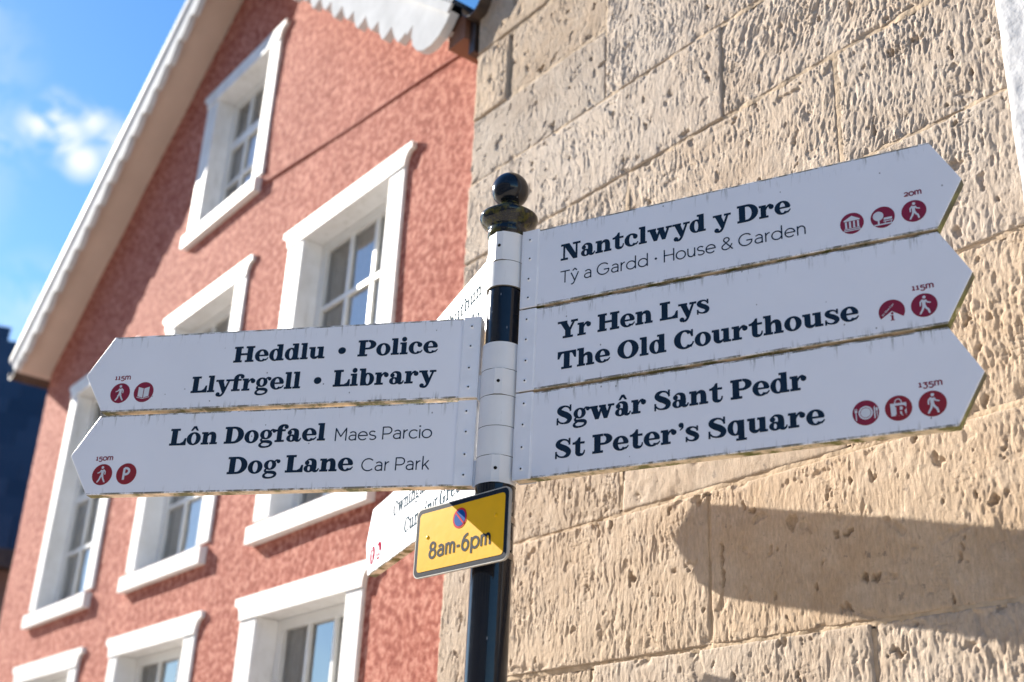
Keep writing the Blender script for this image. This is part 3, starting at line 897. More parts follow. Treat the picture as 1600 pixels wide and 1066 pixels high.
# ------------------------------------------------------------------ lettering engine
def arcpts(cx, cy, rx, ry, a0, a1, n=20):
    return [(cx + rx * math.cos(rad(a0 + (a1 - a0) * i / n)), cy + ry * math.sin(rad(a0 + (a1 - a0) * i / n))) for i in range(n + 1)]
class G:
    """collects polygons of one line of lettering, joined into one clean flat mesh"""
    def __init__(s): s.polys = []
    def poly(s, pts):
        pts = list(pts)
        if len(pts) == 4: s.polys.append([pts[0], pts[1], pts[2]]); s.polys.append([pts[0], pts[2], pts[3]])
        else: s.polys.append(pts)
    def rect(s, a, b, c, d): s.poly([(a, b), (c, b), (c, d), (a, d)])
    def disc(s, x, y, r, n=20, ry=None):
        ry = ry or r; s.poly([(x + r * math.cos(2 * math.pi * i / n), y + ry * math.sin(2 * math.pi * i / n)) for i in range(n)])
    def ring(s, cx, cy, rx, ry, wx, wy, a0=0, a1=360, n=30):
        for i in range(n):
            q = []
            for a, o in ((a0 + (a1 - a0) * i / n, 0), (a0 + (a1 - a0) * (i + 1) / n, 0), (a0 + (a1 - a0) * (i + 1) / n, 1), (a0 + (a1 - a0) * i / n, 1)):
                rr = (rx - wx * o, ry - wy * o)
                q.append((cx + rr[0] * math.cos(rad(a)), cy + rr[1] * math.sin(rad(a))))
            s.poly(q)
    def path(s, pts, smooth=True):
        """pts (x,y,w): variable width stroke"""
        P = [np.array(p, float) for p in pts]
        if smooth and len(P) > 2:
            E = [2 * P[0] - P[1]] + P + [2 * P[-1] - P[-2]]; Q = []
            for i in range(1, len(E) - 2):
                for k_ in range(6):
                    t = k_ / 6
                    Q.append(.5 * ((2 * E[i]) + (-E[i - 1] + E[i + 1]) * t + (2 * E[i - 1] - 5 * E[i] + 4 * E[i + 1] - E[i + 2]) * t * t + (-E[i - 1] + 3 * E[i] - 3 * E[i + 1] + E[i + 2]) * t ** 3))
            Q.append(P[-1])
        else: Q = P
        Ls = []; Rs = []
        for i, q in enumerate(Q):
            d = Q[min(i + 1, len(Q) - 1)][:2] - Q[max(i - 1, 0)][:2]; d = d / (np.hypot(*d) + 1e-9); nn = np.array([-d[1], d[0]])
            Ls.append(q[:2] + nn * q[2] / 2); Rs.append(q[:2] - nn * q[2] / 2)
        for i in range(len(Q) - 1):
            s.poly([Rs[i], Rs[i + 1], Ls[i + 1], Ls[i]])
    def mono(s, pts, w, closed=False):
        P = [np.array(p, float) for p in pts]
        if closed: P = P + [P[0]]
        for i in range(len(P) - 1):
            d = P[i + 1] - P[i]; l = np.hypot(*d)
            if l < 1e-6: continue
            d /= l; n = np.array([-d[1], d[0]]) * w / 2
            s.poly([P[i] - n, P[i + 1] - n, P[i + 1] + n, P[i] + n])
        for q in P[1:-1] if not closed else P[:-1]: s.disc(q[0], q[1], w / 2, 10)

def slab(g, ch):
    """bold slab serif, cap height 100; draws at origin, returns advance"""
    R = g.rect
    def foot(x0, x1): R(x0, 0, x1, 12)
    if ch == ' ': return 36
    if ch in 'lhbdk' and ch != 'd':
        R(9, 0, 38, 102); R(0, 90, 20, 102)
    if ch == 'l': foot(0, 47); return 51
    if ch == 'i': R(9, 0, 38, 74); R(0, 62, 20, 74); foot(0, 47); g.disc(23, 93, 15); return 51
    if ch in 'hn':
        R(9, 0, 38, 74); foot(0, 46); foot(51, 97)
        if ch == 'n': R(0, 62, 20, 74)
        g.path([(33, 48, 8), (44, 62, 12), (58, 65, 20), (69, 58, 28), (73, 42, 30), (73, 20, 30), (73, 4, 30)])
        return 101
    if ch == 'u':
        R(9, 26, 38, 74); R(0, 62, 20, 74); R(58, 0, 87, 74); R(48, 62, 70, 74); R(70, 0, 97, 12)
        g.path([(23.5, 34, 29), (24.5, 20, 29), (31, 10, 22), (43, 7, 16), (54, 12, 11), (64, 22, 8)])
        return 101
    if ch == 'm':
        a = slab(g, 'n'); return a
    if ch == 'o': g.ring(42, 37, 42, 39, 28, 10); return 88
    if ch == 'e':
        g.ring(42, 37, 42, 39, 28, 10, 0, 318); R(22, 32, 81, 42); g.path([(66, 8, 13), (76, 14, 8), (83, 23, 6)]); return 88
    if ch == 'c':
        g.ring(42, 37, 42, 39, 28, 10, 48, 318); g.disc(64, 54, 14); g.path([(66, 8, 13), (74, 13, 8), (80, 22, 6)]); return 85
    if ch == 'd':
        g.ring(38, 37, 38, 39, 27, 10); R(52, 0, 81, 102); R(42, 90, 60, 102); R(70, 0, 91, 12); return 95
    if ch == 'b':
        g.ring(52, 37, 38, 39, 27, 10); R(9, 0, 24, 30); return 94
    if ch == 'q':
        g.ring(38, 37, 38, 39, 27, 10); R(52, -28, 81, 74); R(41, -28, 92, -16); return 95
    if ch == 'g':
        g.ring(38, 47, 35, 29, 24, 9); g.disc(84, 66, 11); g.path([(60, 62, 9), (72, 73, 10), (84, 71, 10)])
        g.path([(20, 26, 8), (12, 17, 12), (18, 8, 14), (32, 6, 16), (50, 5, 18), (66, 1, 18), (72, -8, 17), (64, -20, 12), (44, -26, 10), (20, -25, 12), (8, -16, 16), (12, -5, 12), (26, 2, 9)])
        return 90
    if ch == 'r':
        R(9, 0, 38, 74); R(0, 62, 20, 74); foot(0, 50); g.path([(34, 44, 8), (43, 60, 10), (56, 69, 12), (66, 67, 12)]); g.disc(66, 57, 14); return 83
    if ch == 's':
        R(58, 50, 67, 76); R(4, -2, 13, 25)
        g.path([(62, 56, 7), (52, 67, 8), (36, 71, 9), (20, 65, 18), (16, 54, 24), (30, 43, 25), (48, 34, 25), (60, 22, 24), (54, 9, 18), (38, 3, 9), (20, 7, 8), (9, 18, 7)])
        return 76
    if ch == 'a':
        g.disc(19, 53, 13); g.path([(13, 60, 8), (28, 71, 9), (44, 70, 15), (56, 60, 26), (59, 44, 29), (59, 26, 29), (61, 12, 26), (70, 5, 16), (80, 8, 10), (86, 20, 7)])
        g.ring(31, 20, 29, 22, 22, 9); R(44, 34, 60, 42); return 91
    if ch == 't':
        R(17, 20, 45, 78); g.poly([(10, 74), (45, 72), (45, 98), (35, 98), (26, 84)]); R(2, 62, 68, 74)
        g.path([(31, 28, 28), (32, 15, 27), (40, 7, 20), (54, 5, 13), (64, 13, 9), (68, 28, 7)]); return 74
    if ch == 'f':
        R(12, 0, 41, 74); foot(2, 56); R(2, 62, 60, 74); g.path([(26.5, 66, 29), (28, 82, 28), (38, 94, 18), (54, 98, 11), (64, 95, 10)]); g.disc(63, 87, 12); return 66
    if ch == 'y':
        g.poly([(8, 74), (42, 74), (62, 24), (52, -8), (44, -4)]); R(0, 62, 50, 74); R(62, 62, 100, 74)
        g.path([(83, 70, 12), (66, 26, 13), (52, -8, 14), (40, -22, 13), (24, -24, 12)], True); g.disc(20, -15, 13); return 98
    if ch == 'w':
        g.poly([(8, 74), (42, 74), (62, 20), (56, 0), (36, 0)]); g.poly([(40, 0), (56, 0), (76, 56), (68, 68)])
        g.poly([(58, 74), (90, 74), (110, 20), (104, 0), (84, 0)]); g.poly([(88, 0), (104, 0), (130, 74), (117, 74)])
        R(0, 62, 50, 74); R(56, 62, 96, 74); R(106, 62, 142, 74); return 144
    if ch in 'HLPDNR':
        if ch == 'H':
            R(10, 0, 44, 100); R(82, 0, 116, 100); R(40, 44, 86, 57)
            for a, b in ((0, 54), (72, 126)): R(a, 0, b, 13); R(a, 87, b, 100)
            return 131
        if ch == 'L':
            R(10, 0, 44, 100); R(0, 87, 58, 100); R(0, 0, 100, 13); g.poly([(60, 10), (100, 10), (100, 42), (90, 42), (82, 22)]); return 102
        if ch in 'PR':
            R(10, 0, 44, 100); R(0, 0, 58, 13); R(0, 87, 58, 100); R(40, 41, 62, 53)
            g.ring(60, 70.5, 47, 29.5, 33, 12, -90, 90)
            if ch == 'R': g.path([(60, 46, 14), (76, 36, 28), (80, 16, 30), (90, 5, 16), (106, 12, 9)]); return 110
            return 109
        if ch == 'D':
            R(10, 0, 44, 100); R(0, 0, 56, 13); R(0, 87, 56, 100); g.ring(54, 50, 60, 50, 35, 13, -90, 90); return 118
        if ch == 'N':
            R(15, 0, 27, 96); R(0, 0, 46, 13); R(0, 87, 30, 100); R(92, 0, 104, 100); R(74, 87, 122, 100); g.poly([(12, 100), (52, 100), (104, 14), (104, 0), (78, 0)]); return 124
    if ch == 'Y':
        R(42, 0, 76, 46); R(28, 0, 90, 13); g.poly([(6, 100), (46, 100), (76, 46), (74, 36), (44, 36), (42, 44)]); g.poly([(92, 100), (106, 100), (76, 42), (62, 46)])
        R(-4, 87, 54, 100); R(76, 87, 118, 100); return 116
    if ch == 'T':
        R(40, 0, 74, 100); R(26, 0, 88, 13); R(4, 87, 110, 100); g.poly([(4, 58), (14, 58), (24, 80), (32, 90), (4, 90)]); g.poly([(110, 58), (110, 90), (82, 90), (90, 80), (100, 58)]); return 116
    if ch == 'O': g.ring(58, 50, 58, 52, 35, 11); return 122
    if ch in 'CG':
        g.ring(56, 50, 56, 52, 35, 11, 40, 316 if ch == 'C' else 330); R(90, 62, 100, 100); g.path([(74, 94, 10), (86, 84, 9), (95, 66, 10)])
        if ch == 'C': g.path([(84, 10, 18), (95, 20, 9), (102, 34, 8)]); return 108
        R(74, 4, 106, 42); R(60, 34, 118, 47); return 122
    if ch == 'S':
        R(78, 66, 88, 102); R(5, -2, 15, 36)
        g.path([(84, 72, 8), (70, 90, 9), (48, 96, 10), (26, 88, 20), (20, 72, 28), (38, 58, 32), (62, 46, 32), (78, 30, 30), (72, 12, 22), (50, 4, 10), (26, 9, 9), (9, 26, 8)])
        return 98
    if ch == '\u2022': g.disc(26, 42, 23, 20, 21); return 48
    if ch == "'": g.disc(20, 88, 13); g.path([(27, 86, 14), (26, 74, 10), (14, 62, 5)]); return 38
    if ch in 'ôâ':
        a = slab(g, 'o' if ch == 'ô' else 'a'); cx = 42 if ch == 'ô' else 44
        g.poly([(cx - 24, 84), (cx - 12, 84), (cx, 98), (cx + 8, 112), (cx - 8, 112)]); g.poly([(cx + 24, 84), (cx + 8, 112), (cx - 8, 112), (cx, 98), (cx + 12, 84)])
        return a
    return 60

def sans(g, ch, w):
    """round geometric sans, one line width; cap 100, x 71"""
    x = 71; h = w / 2
    def M_(p, c=False): g.mono(p, w, c)
    if ch == ' ': return 32
    if ch == 'T': M_([(2, 100 - h), (76, 100 - h)]); M_([(39, 100 - h), (39, 0)]); return 80
    if ch in 'yŷ':
        M_([(6, x), (36, 3)]); M_([(64, x), (28, -16), (18, -24), (8, -22)])
        if ch == 'ŷ': M_([(18, 86), (35, 102), (52, 86)])
        return 70
    if ch == 'a':
        M_([(14, 60)] + arcpts(36, 47, 22, 21, 130, 0, 12) + [(58, 0)]); M_([(58, 40), (36, 41)] + arcpts(32, 22, 22, 18.5, 90, 300, 16) + [(50, 6), (58, 18)]); return 70
    if ch == 'G': M_(arcpts(52, 50, 46, 46, 42, 330, 34) + [(94, 44), (56, 44)]); return 106
    if ch == 'C': M_(arcpts(52, 50, 46, 46, 44, 316, 34)); return 96
    if ch == 'c': M_(arcpts(38, 34, 32, 32, 42, 318, 26)); return 70
    if ch == 'r': M_([(12, x), (12, 0)]); M_([(12, 40)] + arcpts(42, 38, 30, 30, 180, 95, 10)); return 46
    if ch == 'd': M_(arcpts(40, 34, 33, 32, 0, 360, 30)); M_([(73, 104), (73, 0)]); return 88
    if ch == 'p': M_(arcpts(46, 34, 33, 32, 0, 360, 30)); M_([(13, x), (13, -28)]); return 86
    if ch == 'o': M_(arcpts(39, 34, 33, 32, 0, 360, 30)); return 78
    if ch == '0': M_(arcpts(36, 34, 30, 32, 0, 360, 30)); return 72
    if ch == 'e': M_([(7, 36), (71, 36)] + arcpts(39, 34, 32, 32, 4, 320, 28)); return 78
    if ch == 'H': M_([(12, 100), (12, 0)]); M_([(80, 100), (80, 0)]); M_([(12, 52), (80, 52)]); return 92
    if ch == 'u': M_([(12, x), (12, 28)] + arcpts(36, 28, 24, 25, 180, 300, 12) + [(60, 26)]); M_([(60, x), (60, 0)]); return 72
    if ch == 's': M_(arcpts(30, 52, 21, 16, 30, 245, 14) + arcpts(32, 18, 23, 16, 65, -150, 14)); return 62
    if ch == 'n': M_([(12, x), (12, 0)]); M_([(12, 38)] + arcpts(36, 40, 24, 27, 180, 0, 14) + [(60, 0)]); return 72
    if ch == 'm':
        M_([(12, x), (12, 0)])
        M_([(12, 40)] + arcpts(31, 44, 19, 23, 170, 0, 12) + [(50, 0)]); M_([(50, 40)] + arcpts(69, 44, 19, 23, 170, 0, 12) + [(88, 0)]); return 100
    if ch == 'i': M_([(10, x), (10, 0)]); g.rect(10 - h * 1.3, 88, 10 + h * 1.3, 88 + w * 1.3); return 22
    if ch == 'k': M_([(12, 104), (12, 0)]); M_([(54, x), (14, 26)]); M_([(28, 40), (58, 0)]); return 62
    if ch == 'M': M_([(12, 0), (12, 98), (50, 34), (88, 98), (88, 0)]); return 102
    if ch == 'P': M_([(12, 0), (12, 96), (46, 96)] + arcpts(46, 69, 28, 27, 90, -90, 16) + [(12, 42)]); return 80
    if ch == '&': M_([(82, 0), (24, 70)] + arcpts(40, 79, 19, 17, 200, -40, 16) + [(24, 46)] + arcpts(34, 24, 26, 21, 120, 300, 16) + [(62, 14), (78, 44)]); return 88
    if ch == '\u2022': g.disc(16, 44, 9); return 34
    if ch == '1': M_([(8, x - 10), (24, x - h), (24, h), ]); M_([(6, h), (42, h)]); return 48
    if ch == '2': M_(arcpts(32, 46, 22, 21, 160, -30, 12) + [(10, h), (60, h)]); return 66
    if ch == '3': M_([(10, x - h), (52, x - h), (30, 38)]); M_([(28, 38)] + arcpts(30, 10, 24, 28, 90, -150, 16)); return 64
    if ch == '5': M_([(54, x - h), (16, x - h), (13, 34)] + arcpts(32, 8, 24, 26, 110, -150, 16)); return 64
    if ch == '8': M_(arcpts(36, 73, 23, 22, 0, 360, 24)); M_(arcpts(36, 26, 28, 26, 0, 360, 24)); return 74
    if ch == '6': M_(arcpts(38, 31, 28, 30, 0, 360, 26)); M_([(10, 34), (14, 60), (28, 84), (50, 96), (60, 96)]); return 76
    if ch == '-': M_([(6, 36), (34, 36)]); return 42
    return 50

def flat_mesh(name, polys, parent, mat, y, T=None):
    """union of polygons (x,z) -> flat mesh facing -Y at depth y"""
    verts = []; faces = []
    for P in polys:
        P = [(float(a), float(b)) for a, b in P]
        ar = sum(P[i][0] * P[(i + 1) % len(P)][1] - P[(i + 1) % len(P)][0] * P[i][1] for i in range(len(P)))
        if abs(ar) < .02: continue
        if ar < 0: P = P[::-1]
        b = len(verts); verts += [Vector(p) for p in P]; faces.append(list(range(b, b + len(P))))
    v2, e2, f2, _a, _b, fo = delaunay_2d_cdt(verts, [], faces, 0, 1e-3, True)
    f2 = [t for t, q in zip(f2, fo) if q]
    f = T or (lambda a, b: (a, b))
    vs = []
    for v in v2:
        a, b = f(v.x, v.y); vs.append((a, y, b))
    fs = []
    for t in f2:
        t = list(t)
        A = [vs[i] for i in t]
        ar = sum(A[i][0] * A[(i + 1) % len(A)][2] - A[(i + 1) % len(A)][0] * A[i][2] for i in range(len(A)))
        if ar < 0: t = t[::-1]
        fs.append(tuple(t))
    return mesh_obj(name, vs, fs, mat, parent)

def lettering(parent, text, x0, x1, zb, cap, style, mat, y, w=8, spacing=0, label=None):
    polys = []; X = 0
    for ch in text:
        g = G(); a = slab(g, ch) if style == 'slab' else sans(g, ch, w)
        polys += [[(px + X, py) for px, py in P] for P in g.polys]; X += a + spacing
    xs = [p[0] for P in polys for p in P]; a, b = min(xs), max(xs)
    k = cap / 100; kx = (x1 - x0) / (b - a)
    o = flat_mesh('lettering', polys, parent, mat, y, lambda px, py: (x0 + (px - a) * kx, zb + py * k))
    if label: o['label'] = label
    return o

# ------------------------------------------------------------------ pictograms
def icon(parent, kind, cx, cz, r, y, mat=None):
    mat = mat or M['maroon']
    k = r / 50
    T = lambda a, b: (cx + a * k, cz + b * k)
    if kind == 'office':
        g = G(); 
        pts = [(0, 4)] + arcpts(0, 0, 50, 50, -28, 205, 40)
        g.poly(pts[:]) if False else None
        for i in range(40):
            a0 = -32 + i * 244 / 40; a1 = -32 + (i + 1) * 244 / 40
            g.poly([(0, 2), (50 * math.cos(rad(a0)), 50 * math.sin(rad(a0))), (50 * math.cos(rad(a1)), 50 * math.sin(rad(a1)))])
        o = flat_mesh('pictogram', g.polys, parent, mat, y, T)
        polys = []; X = 0
        for ch in 'Yr Hen Lys':
            q = G(); adv = slab(q, ch); polys += [[(px + X, py) for px, py in P] for P in q.polys]; X += adv + 4
        ca, sa = math.cos(rad(45)), math.sin(rad(45)); s_ = 66 / X
        flat_mesh('pictogram_mark', [[(-35 + (px * ca - py * sa) * s_ * .98, -16 + (px * sa + py * ca) * s_ * .98) for px, py in P] for P in polys], o, M['icon_white'], y - .0003, T)
        g = G(); g.rect(-3, -38, 5, -16); g.rect(-7, -38, 9, -35); g.rect(-7, -19, 4, -16); g.disc(1, -8, 5)
        flat_mesh('pictogram', g.polys, parent, mat, y, T)
        return
    g = G(); g.disc(0, 0, 50, 48)
    o = flat_mesh('pictogram', g.polys, parent, mat, y, T)
    g = G()
    if kind == 'walk':
        g.disc(2, 34, 6.5)
        g.path([(1, 22, 14), (-1, 10, 13), (0, -4, 12)]); g.path([(-2, -2, 10), (-6, -16, 8), (-16, -34, 7)]); g.path([(1, -2, 10), (8, -14, 8), (14, -20, 8), (18, -34, 7)])
        g.path([(-3, 23, 8), (-13, 14, 6), (-14, 0, 5)]); g.path([(5, 22, 7), (12, 12, 6), (23, 8, 5)])
        g.disc(-16, -34, 3.5); g.disc(18, -34, 3.5); g.disc(-14, 0, 2.8); g.disc(23, 8, 2.6)
    if kind == 'walk_left':
        g.disc(-2, 34, 6.5)
        g.path([(-1, 22, 14), (1, 10, 13), (0, -4, 12)]); g.path([(2, -2, 10), (6, -16, 8), (16, -34, 7)]); g.path([(-1, -2, 10), (-8, -14, 8), (-10, -22, 8), (-18, -34, 7)])
        g.path([(3, 23, 8), (13, 14, 6), (14, 0, 5)]); g.path([(-5, 22, 7), (-12, 12, 6), (-22, 8, 5)])
        g.disc(16, -34, 3.5); g.disc(-18, -34, 3.5); g.disc(-22, 8, 2.6)
    if kind == 'museum':
        g.poly([(-34, 12), (34, 12), (34, 17), (0, 36), (-34, 17)])
        for x in (-25, -8, 9, 26): g.rect(x - 4, -20, x + 4, 10); g.rect(x - 6, -22, x + 6, -19)
        g.rect(-34, -29, 34, -25); g.rect(-38, -36, 38, -32)
    if kind == 'park':
        g.disc(-18, 8, 22, 24); g.rect(-21, -32, -14, -6); g.rect(4, -14, 38, -4); g.rect(2, -22, 40, -18); g.rect(8, -30, 11, -20); g.rect(33, -30, 36, -20); g.rect(-36, -36, 38, -30)
    if kind == 'plate':
        g.ring(0, 0, 27, 27, 6, 6, 0, 360); g.disc(0, 0, 19, 28)
        g.rect(-38, -28, -34, 6); g.rect(-41, 4, -31, 12); g.rect(-41, 12, -39, 20); g.rect(-37, 12, -35, 20); g.rect(-33, 12, -31, 20)
        g.poly([(31, -26), (36, -26), (36, 24), (31, 18)]); g.rect(41, -20, 44, 8); g.disc(42, 10, 4.5, 12, 7)
    if kind == 'bag':
        g.poly([(-28, -30), (28, -30), (30, 20), (-30, 20)]); g.ring(0, 20, 14, 18, 3.5, 3.5, 0, 180)
        q = G(); slab(q, 'R'); 
        o2 = flat_mesh('pictogram_mark', [[(-12 + px * .38, -30 + py * .40) for px, py in P] for P in q.polys], o, mat, y - .0006, T)
    if kind == 'book':
        g.poly([(-28, -20), (-2, -28), (-2, 18), (-28, 26)]); g.poly([(28, -20), (28, 26), (2, 18), (2, -28)])
        g.poly([(-32, -26), (-1, -34), (1, -34), (32, -26), (32, -23), (0, -31), (-32, -23)])
    if kind == 'parking': g.path([(-12, -28, 11), (-12, 28, 11)], False); g.ring(-4, 12, 22, 20, 11, 11, -90, 90); g.rect(-12, 21, -3, 32); g.rect(-12, -8, -3, 3)
    flat_mesh('pictogram_mark', g.polys, o, M['icon_white'], y - .0003, T)

# ------------------------------------------------------------------ finger signs
TH = .024
def sleeve_poly(r, boss):
    pts = [(r * math.cos(2 * math.pi * i / 64), r * math.sin(2 * math.pi * i / 64)) for i in range(64)]
    if boss is None: return pts
    bx = r + .0022
    add = [(bx, -.0075), (bx, .0075)]
    c, s_ = math.cos(boss), math.sin(boss)
    pts += [(x * c - y_ * s_, x * s_ + y_ * c) for x, y_ in add]
    pts = sorted(set(pts))
    def cr(o, a, b): return (a[0] - o[0]) * (b[1] - o[1]) - (a[1] - o[1]) * (b[0] - o[0])
    lo = []
    for q in pts:
        while len(lo) >= 2 and cr(lo[-2], lo[-1], q) <= 0: lo.pop()
        lo.append(q)
    up = []
    for q in reversed(pts):
        while len(up) >= 2 and cr(up[-2], up[-1], q) <= 0: up.pop()
        up.append(q)
    return lo[:-1] + up[:-1]

def finger(ztop, az_dir, side, root, end, tip, h, ring, boss, label):
    """side -1: points right (text runs outwards), +1: points left. local X = reading direction."""
    rz = az_dir + math.pi / 2 if side < 0 else az_dir - math.pi / 2
    t = empty('direction_sign', (PX, PY, H0 + ztop), rz)
    tag(t, label, 'sign', 'finger signs on the post')
    sg = 1 if side < 0 else -1
    X = lambda s: sg * s
    y0, y1 = -TH / 2, TH / 2
    poly = [(X(root + .001), -h), (X(end), -h), (X(tip), -h / 2), (X(end), 0), (X(root + .001), 0)]
    if sg < 0: poly = poly[::-1]
    m_ = MB()
    n = len(poly)
    # plate with small chamfer round the rim
    cxm = sum(p[0] for p in poly) / n
    inset = .0012
    def ins(p):
        return (p[0] + (inset if p[0] < cxm else -inset) * 1.0, p[1] + (inset if p[1] < -h / 2 - 1e-6 else (-inset if p[1] > -h / 2 + 1e-6 else 0)))
    q = [ins(p) for p in poly]
    vs = [(x, y0, z) for x, z in q] + [(x, y0 + .0012, z) for x, z in poly] + [(x, y1 - .0012, z) for x, z in poly] + [(x, y1, z) for x, z in q]
    fs = [tuple(range(n)), tuple(range(4 * n - 1, 3 * n - 1, -1))]
    for k_ in range(3):
        for i in range(n):
            j = (i + 1) % n
            fs.append((k_ * n + i, k_ * n + i + n, k_ * n + j + n, k_ * n + j))
    m_.add(vs, fs).build('plate', M['plate'], t)
    # mounting channel
    sx = sorted((X(root), X(root + .0335)))
    c_ = MB(); c_.box(sx[0], y0 - .0035, -h - .001, sx[1], y0 - .0003, .001, .0008); c_.box(sx[0], y1 + .0003, -h - .001, sx[1], y1 + .0035, .001)
    xr = X(root); c_.box(min(xr, xr - sg * .0022), y0 - .0035, -h - .001, max(xr, xr - sg * .0022), y1 + .0035, .001)
    # lighter lip of the channel
    xe = X(root + .0335); c_.box(min(xe, xe + sg * .0018), y0 - .0022, -h, max(xe, xe + sg * .0018), y0 - .0003, 0)
    c_.build('mounting_channel', M['strip'], t)
    for i, q_ in enumerate((.125, .375, .64, .885)):
        rx = X(root + .016 + random.uniform(-.001, .001)); rzz = -h * q_ + random.uniform(-.001, .001)
        rv = MB(); rv.lathe([(.0002, -.0014), (.0022, -.0014), (.0036, -.0010), (.0046, 0)], 14)
        rv.v = [(x + rx, z + y0 - .0035, yy + rzz) for x, yy, z in rv.v]
        rv.f = [f[::-1] for f in rv.f]
        ro = rv.build('rivet', M['strip'], t, True)
        d = MB(); d.cyl_y(rx, rzz, .0019, y0 - .0035 - .0016, y0 - .0035 - .001, 10); d.build('pin', M['hole'], ro)
    # cast sleeve clasping the post and its web
    za, zb = ring[0] - ztop, ring[1] - ztop
    s_ = MB(); s_.vprism(sleeve_poly(.0388, boss - rz if boss is not None else None), zb + .0006, za - .0006)
    so = s_.build('sleeve', M['sleeve'], t, auto=12)
    w_ = MB(); wx = sorted((X(.030), X(root - .002))); w_.box(wx[0], -.008, zb + .001, wx[1], .008, za - .001); w_.build('web', M['strip'], t)
    if boss is not None:
        a = boss - rz; c, s2 = math.cos(a), math.sin(a); zz_ = (za + zb) / 2
        sb = MB(); r0 = .0388 + .0022
        vs = []; nn = 14
        for dd, rr in ((.0003, .0034), (.0012, .0028)):
            for i in range(nn):
                aa = 2 * math.pi * i / nn; lx = r0 + dd; ly = rr * math.cos(aa); lz = rr * math.sin(aa)
                vs.append((lx * c - ly * s2, lx * s2 + ly * c, zz_ + lz))
        fs = [(i, (i + 1) % nn, (i + 1) % nn + nn, i + nn) for i in range(nn)] + [tuple(range(nn, 2 * nn))]
        sb.add(vs, fs).build('screw', M['hole'], so)
    return t, y0

CAMDIR = math.atan2(-PY, -PX)                  # direction from the post to the camera, world angle
aR, aL, aB = -2.08998, 1.33209, .362478
hR, hL = .1698, .1696
YT = -TH / 2 - .0004
yf = YT
r1, _ = finger(1.2073, aR, -1, .0456, .8359, .8832, hR, (1.207, 1.142), CAMDIR - .42, 'white right-pointing sign for Nantclwyd y Dre, topmost of the right-hand stack')
lettering(r1, 'Nantclwyd y Dre', .1290, .5906, -.0815, .0362, 'slab', M['navy'], yf)
lettering(r1, 'Tŷ a Gardd \u2022 House & Garden', .1296, .6150, -.1306, .0262, 'sans', M['navy'], yf, 9.0)
icon(r1, 'museum', .6963, -.1281, .0205, yf); icon(r1, 'park', .7490, -.1283, .0205, yf); icon(r1, 'walk', .8014, -.1283, .0207, yf)
lettering(r1, '20m', .7872, .8171, -.0978, .0118, 'sans', M['maroon'], yf, 17)
r2, _ = finger(1.0318, aR, -1, .0456, .8359, .8832, hR, (.965, .908), None, 'white right-pointing sign reading The Old Courthouse, middle one of the right-hand stack')
lettering(r2, 'Yr Hen Lys', .1271, .4330, -.0740, .0362, 'slab', M['navy'], yf)
lettering(r2, 'The Old Courthouse', .1290, .6964, -.1375, .0362, 'slab', M['navy'], yf)
icon(r2, 'office', .7502, -.1322, .0215, yf); icon(r2, 'walk', .8027, -.1305, .0212, yf)
lettering(r2, '115m', .7859, .8208, -.1013, .0118, 'sans', M['maroon'], yf, 17)
r3, _ = finger(.8564, aR, -1, .0456, .8359, .8832, hR, (.792, .734), None, "white right-pointing sign reading St Peter's Square, lowest of the right-hand stack")
lettering(r3, 'Sgwâr Sant Pedr', .1310, .6013, -.0728, .0362, 'slab', M['navy'], yf)
lettering(r3, "St Peter's Square", .1300, .6285, -.1382, .0362, 'slab', M['navy'], yf)
icon(r3, 'plate', .6949, -.1284, .0215, yf, M['maroon']); icon(r3, 'bag', .7472, -.1277, .0215, yf, M['maroon_red']); icon(r3, 'walk', .8003, -.1276, .0218, yf, M['maroon_red'])
lettering(r3, '135m', .7816, .8185, -.0980, .0118, 'sans', M['maroon'], yf, 17)
l1, _ = finger(1.0299, aL, 1, .0441, .8452, .8962, hL, (.908, .854), CAMDIR - .12, 'white left-pointing sign for Police and Library, upper one of the left-hand pair')
lettering(l1, 'Heddlu  \u2022  Police', -.5650, -.1283, -.0720, .0355, 'slab', M['navy'], yf)
lettering(l1, 'Llyfrgell  \u2022  Library', -.6500, -.1280, -.1352, .0360, 'slab', M['navy'], yf)
icon(l1, 'walk_left', -.8098, -.1285, .0222, yf); icon(l1, 'book', -.7562, -.1283, .0222, yf)
lettering(l1, '115m', -.8270, -.7914, -.0985, .0118, 'sans', M['maroon'], yf, 17)
l2, _ = finger(.8525, aL, 1, .0441, .8452, .8962, hL, (.734, .680), CAMDIR - .05, 'white left-pointing sign for Dog Lane car park, lower one of the left-hand pair')
lettering(l2, 'Lôn Dogfael', -.6790, -.3453, -.0705, .0358, 'slab', M['navy'], yf)
lettering(l2, 'Maes Parcio', -.3251, -.1274, -.0724, .0262, 'sans', M['navy'], yf, 9.0)
lettering(l2, 'Dog Lane', -.5440, -.2815, -.1343, .0358, 'slab', M['navy'], yf)
lettering(l2, 'Car Park', -.2650, -.1281, -.1360, .0262, 'sans', M['navy'], yf, 9.0)
icon(l2, 'walk_left', -.8166, -.1275, .0222, yf, M['maroon_red']); icon(l2, 'parking', -.7628, -.1273, .0222, yf, M['maroon_red'])
lettering(l2, '150m', -.8364, -.7982, -.0974, .0118, 'sans', M['maroon'], yf, 17)
b1, _ = finger(1.1981, aB, 1, .0441, .8403, .8781, hR, (1.142, 1.086), None, 'sunlit white sign pointing away behind the post, upper one of two, its end hidden')
lettering(b1, 'Castell Rhuthun', -.5650, -.1118, -.0680, .0355, 'slab', M['navy_glare'], yf)
lettering(b1, 'Ruthin Castle', -.5100, -.1118, -.1310, .0355, 'slab', M['navy_glare'], yf)
b2, _ = finger(.8501, aB, 1, .0441, .8403, .8781, hR, (.854, .792), None, 'sunlit white sign pointing away behind the yellow plate, its arrow tip over the red wall')
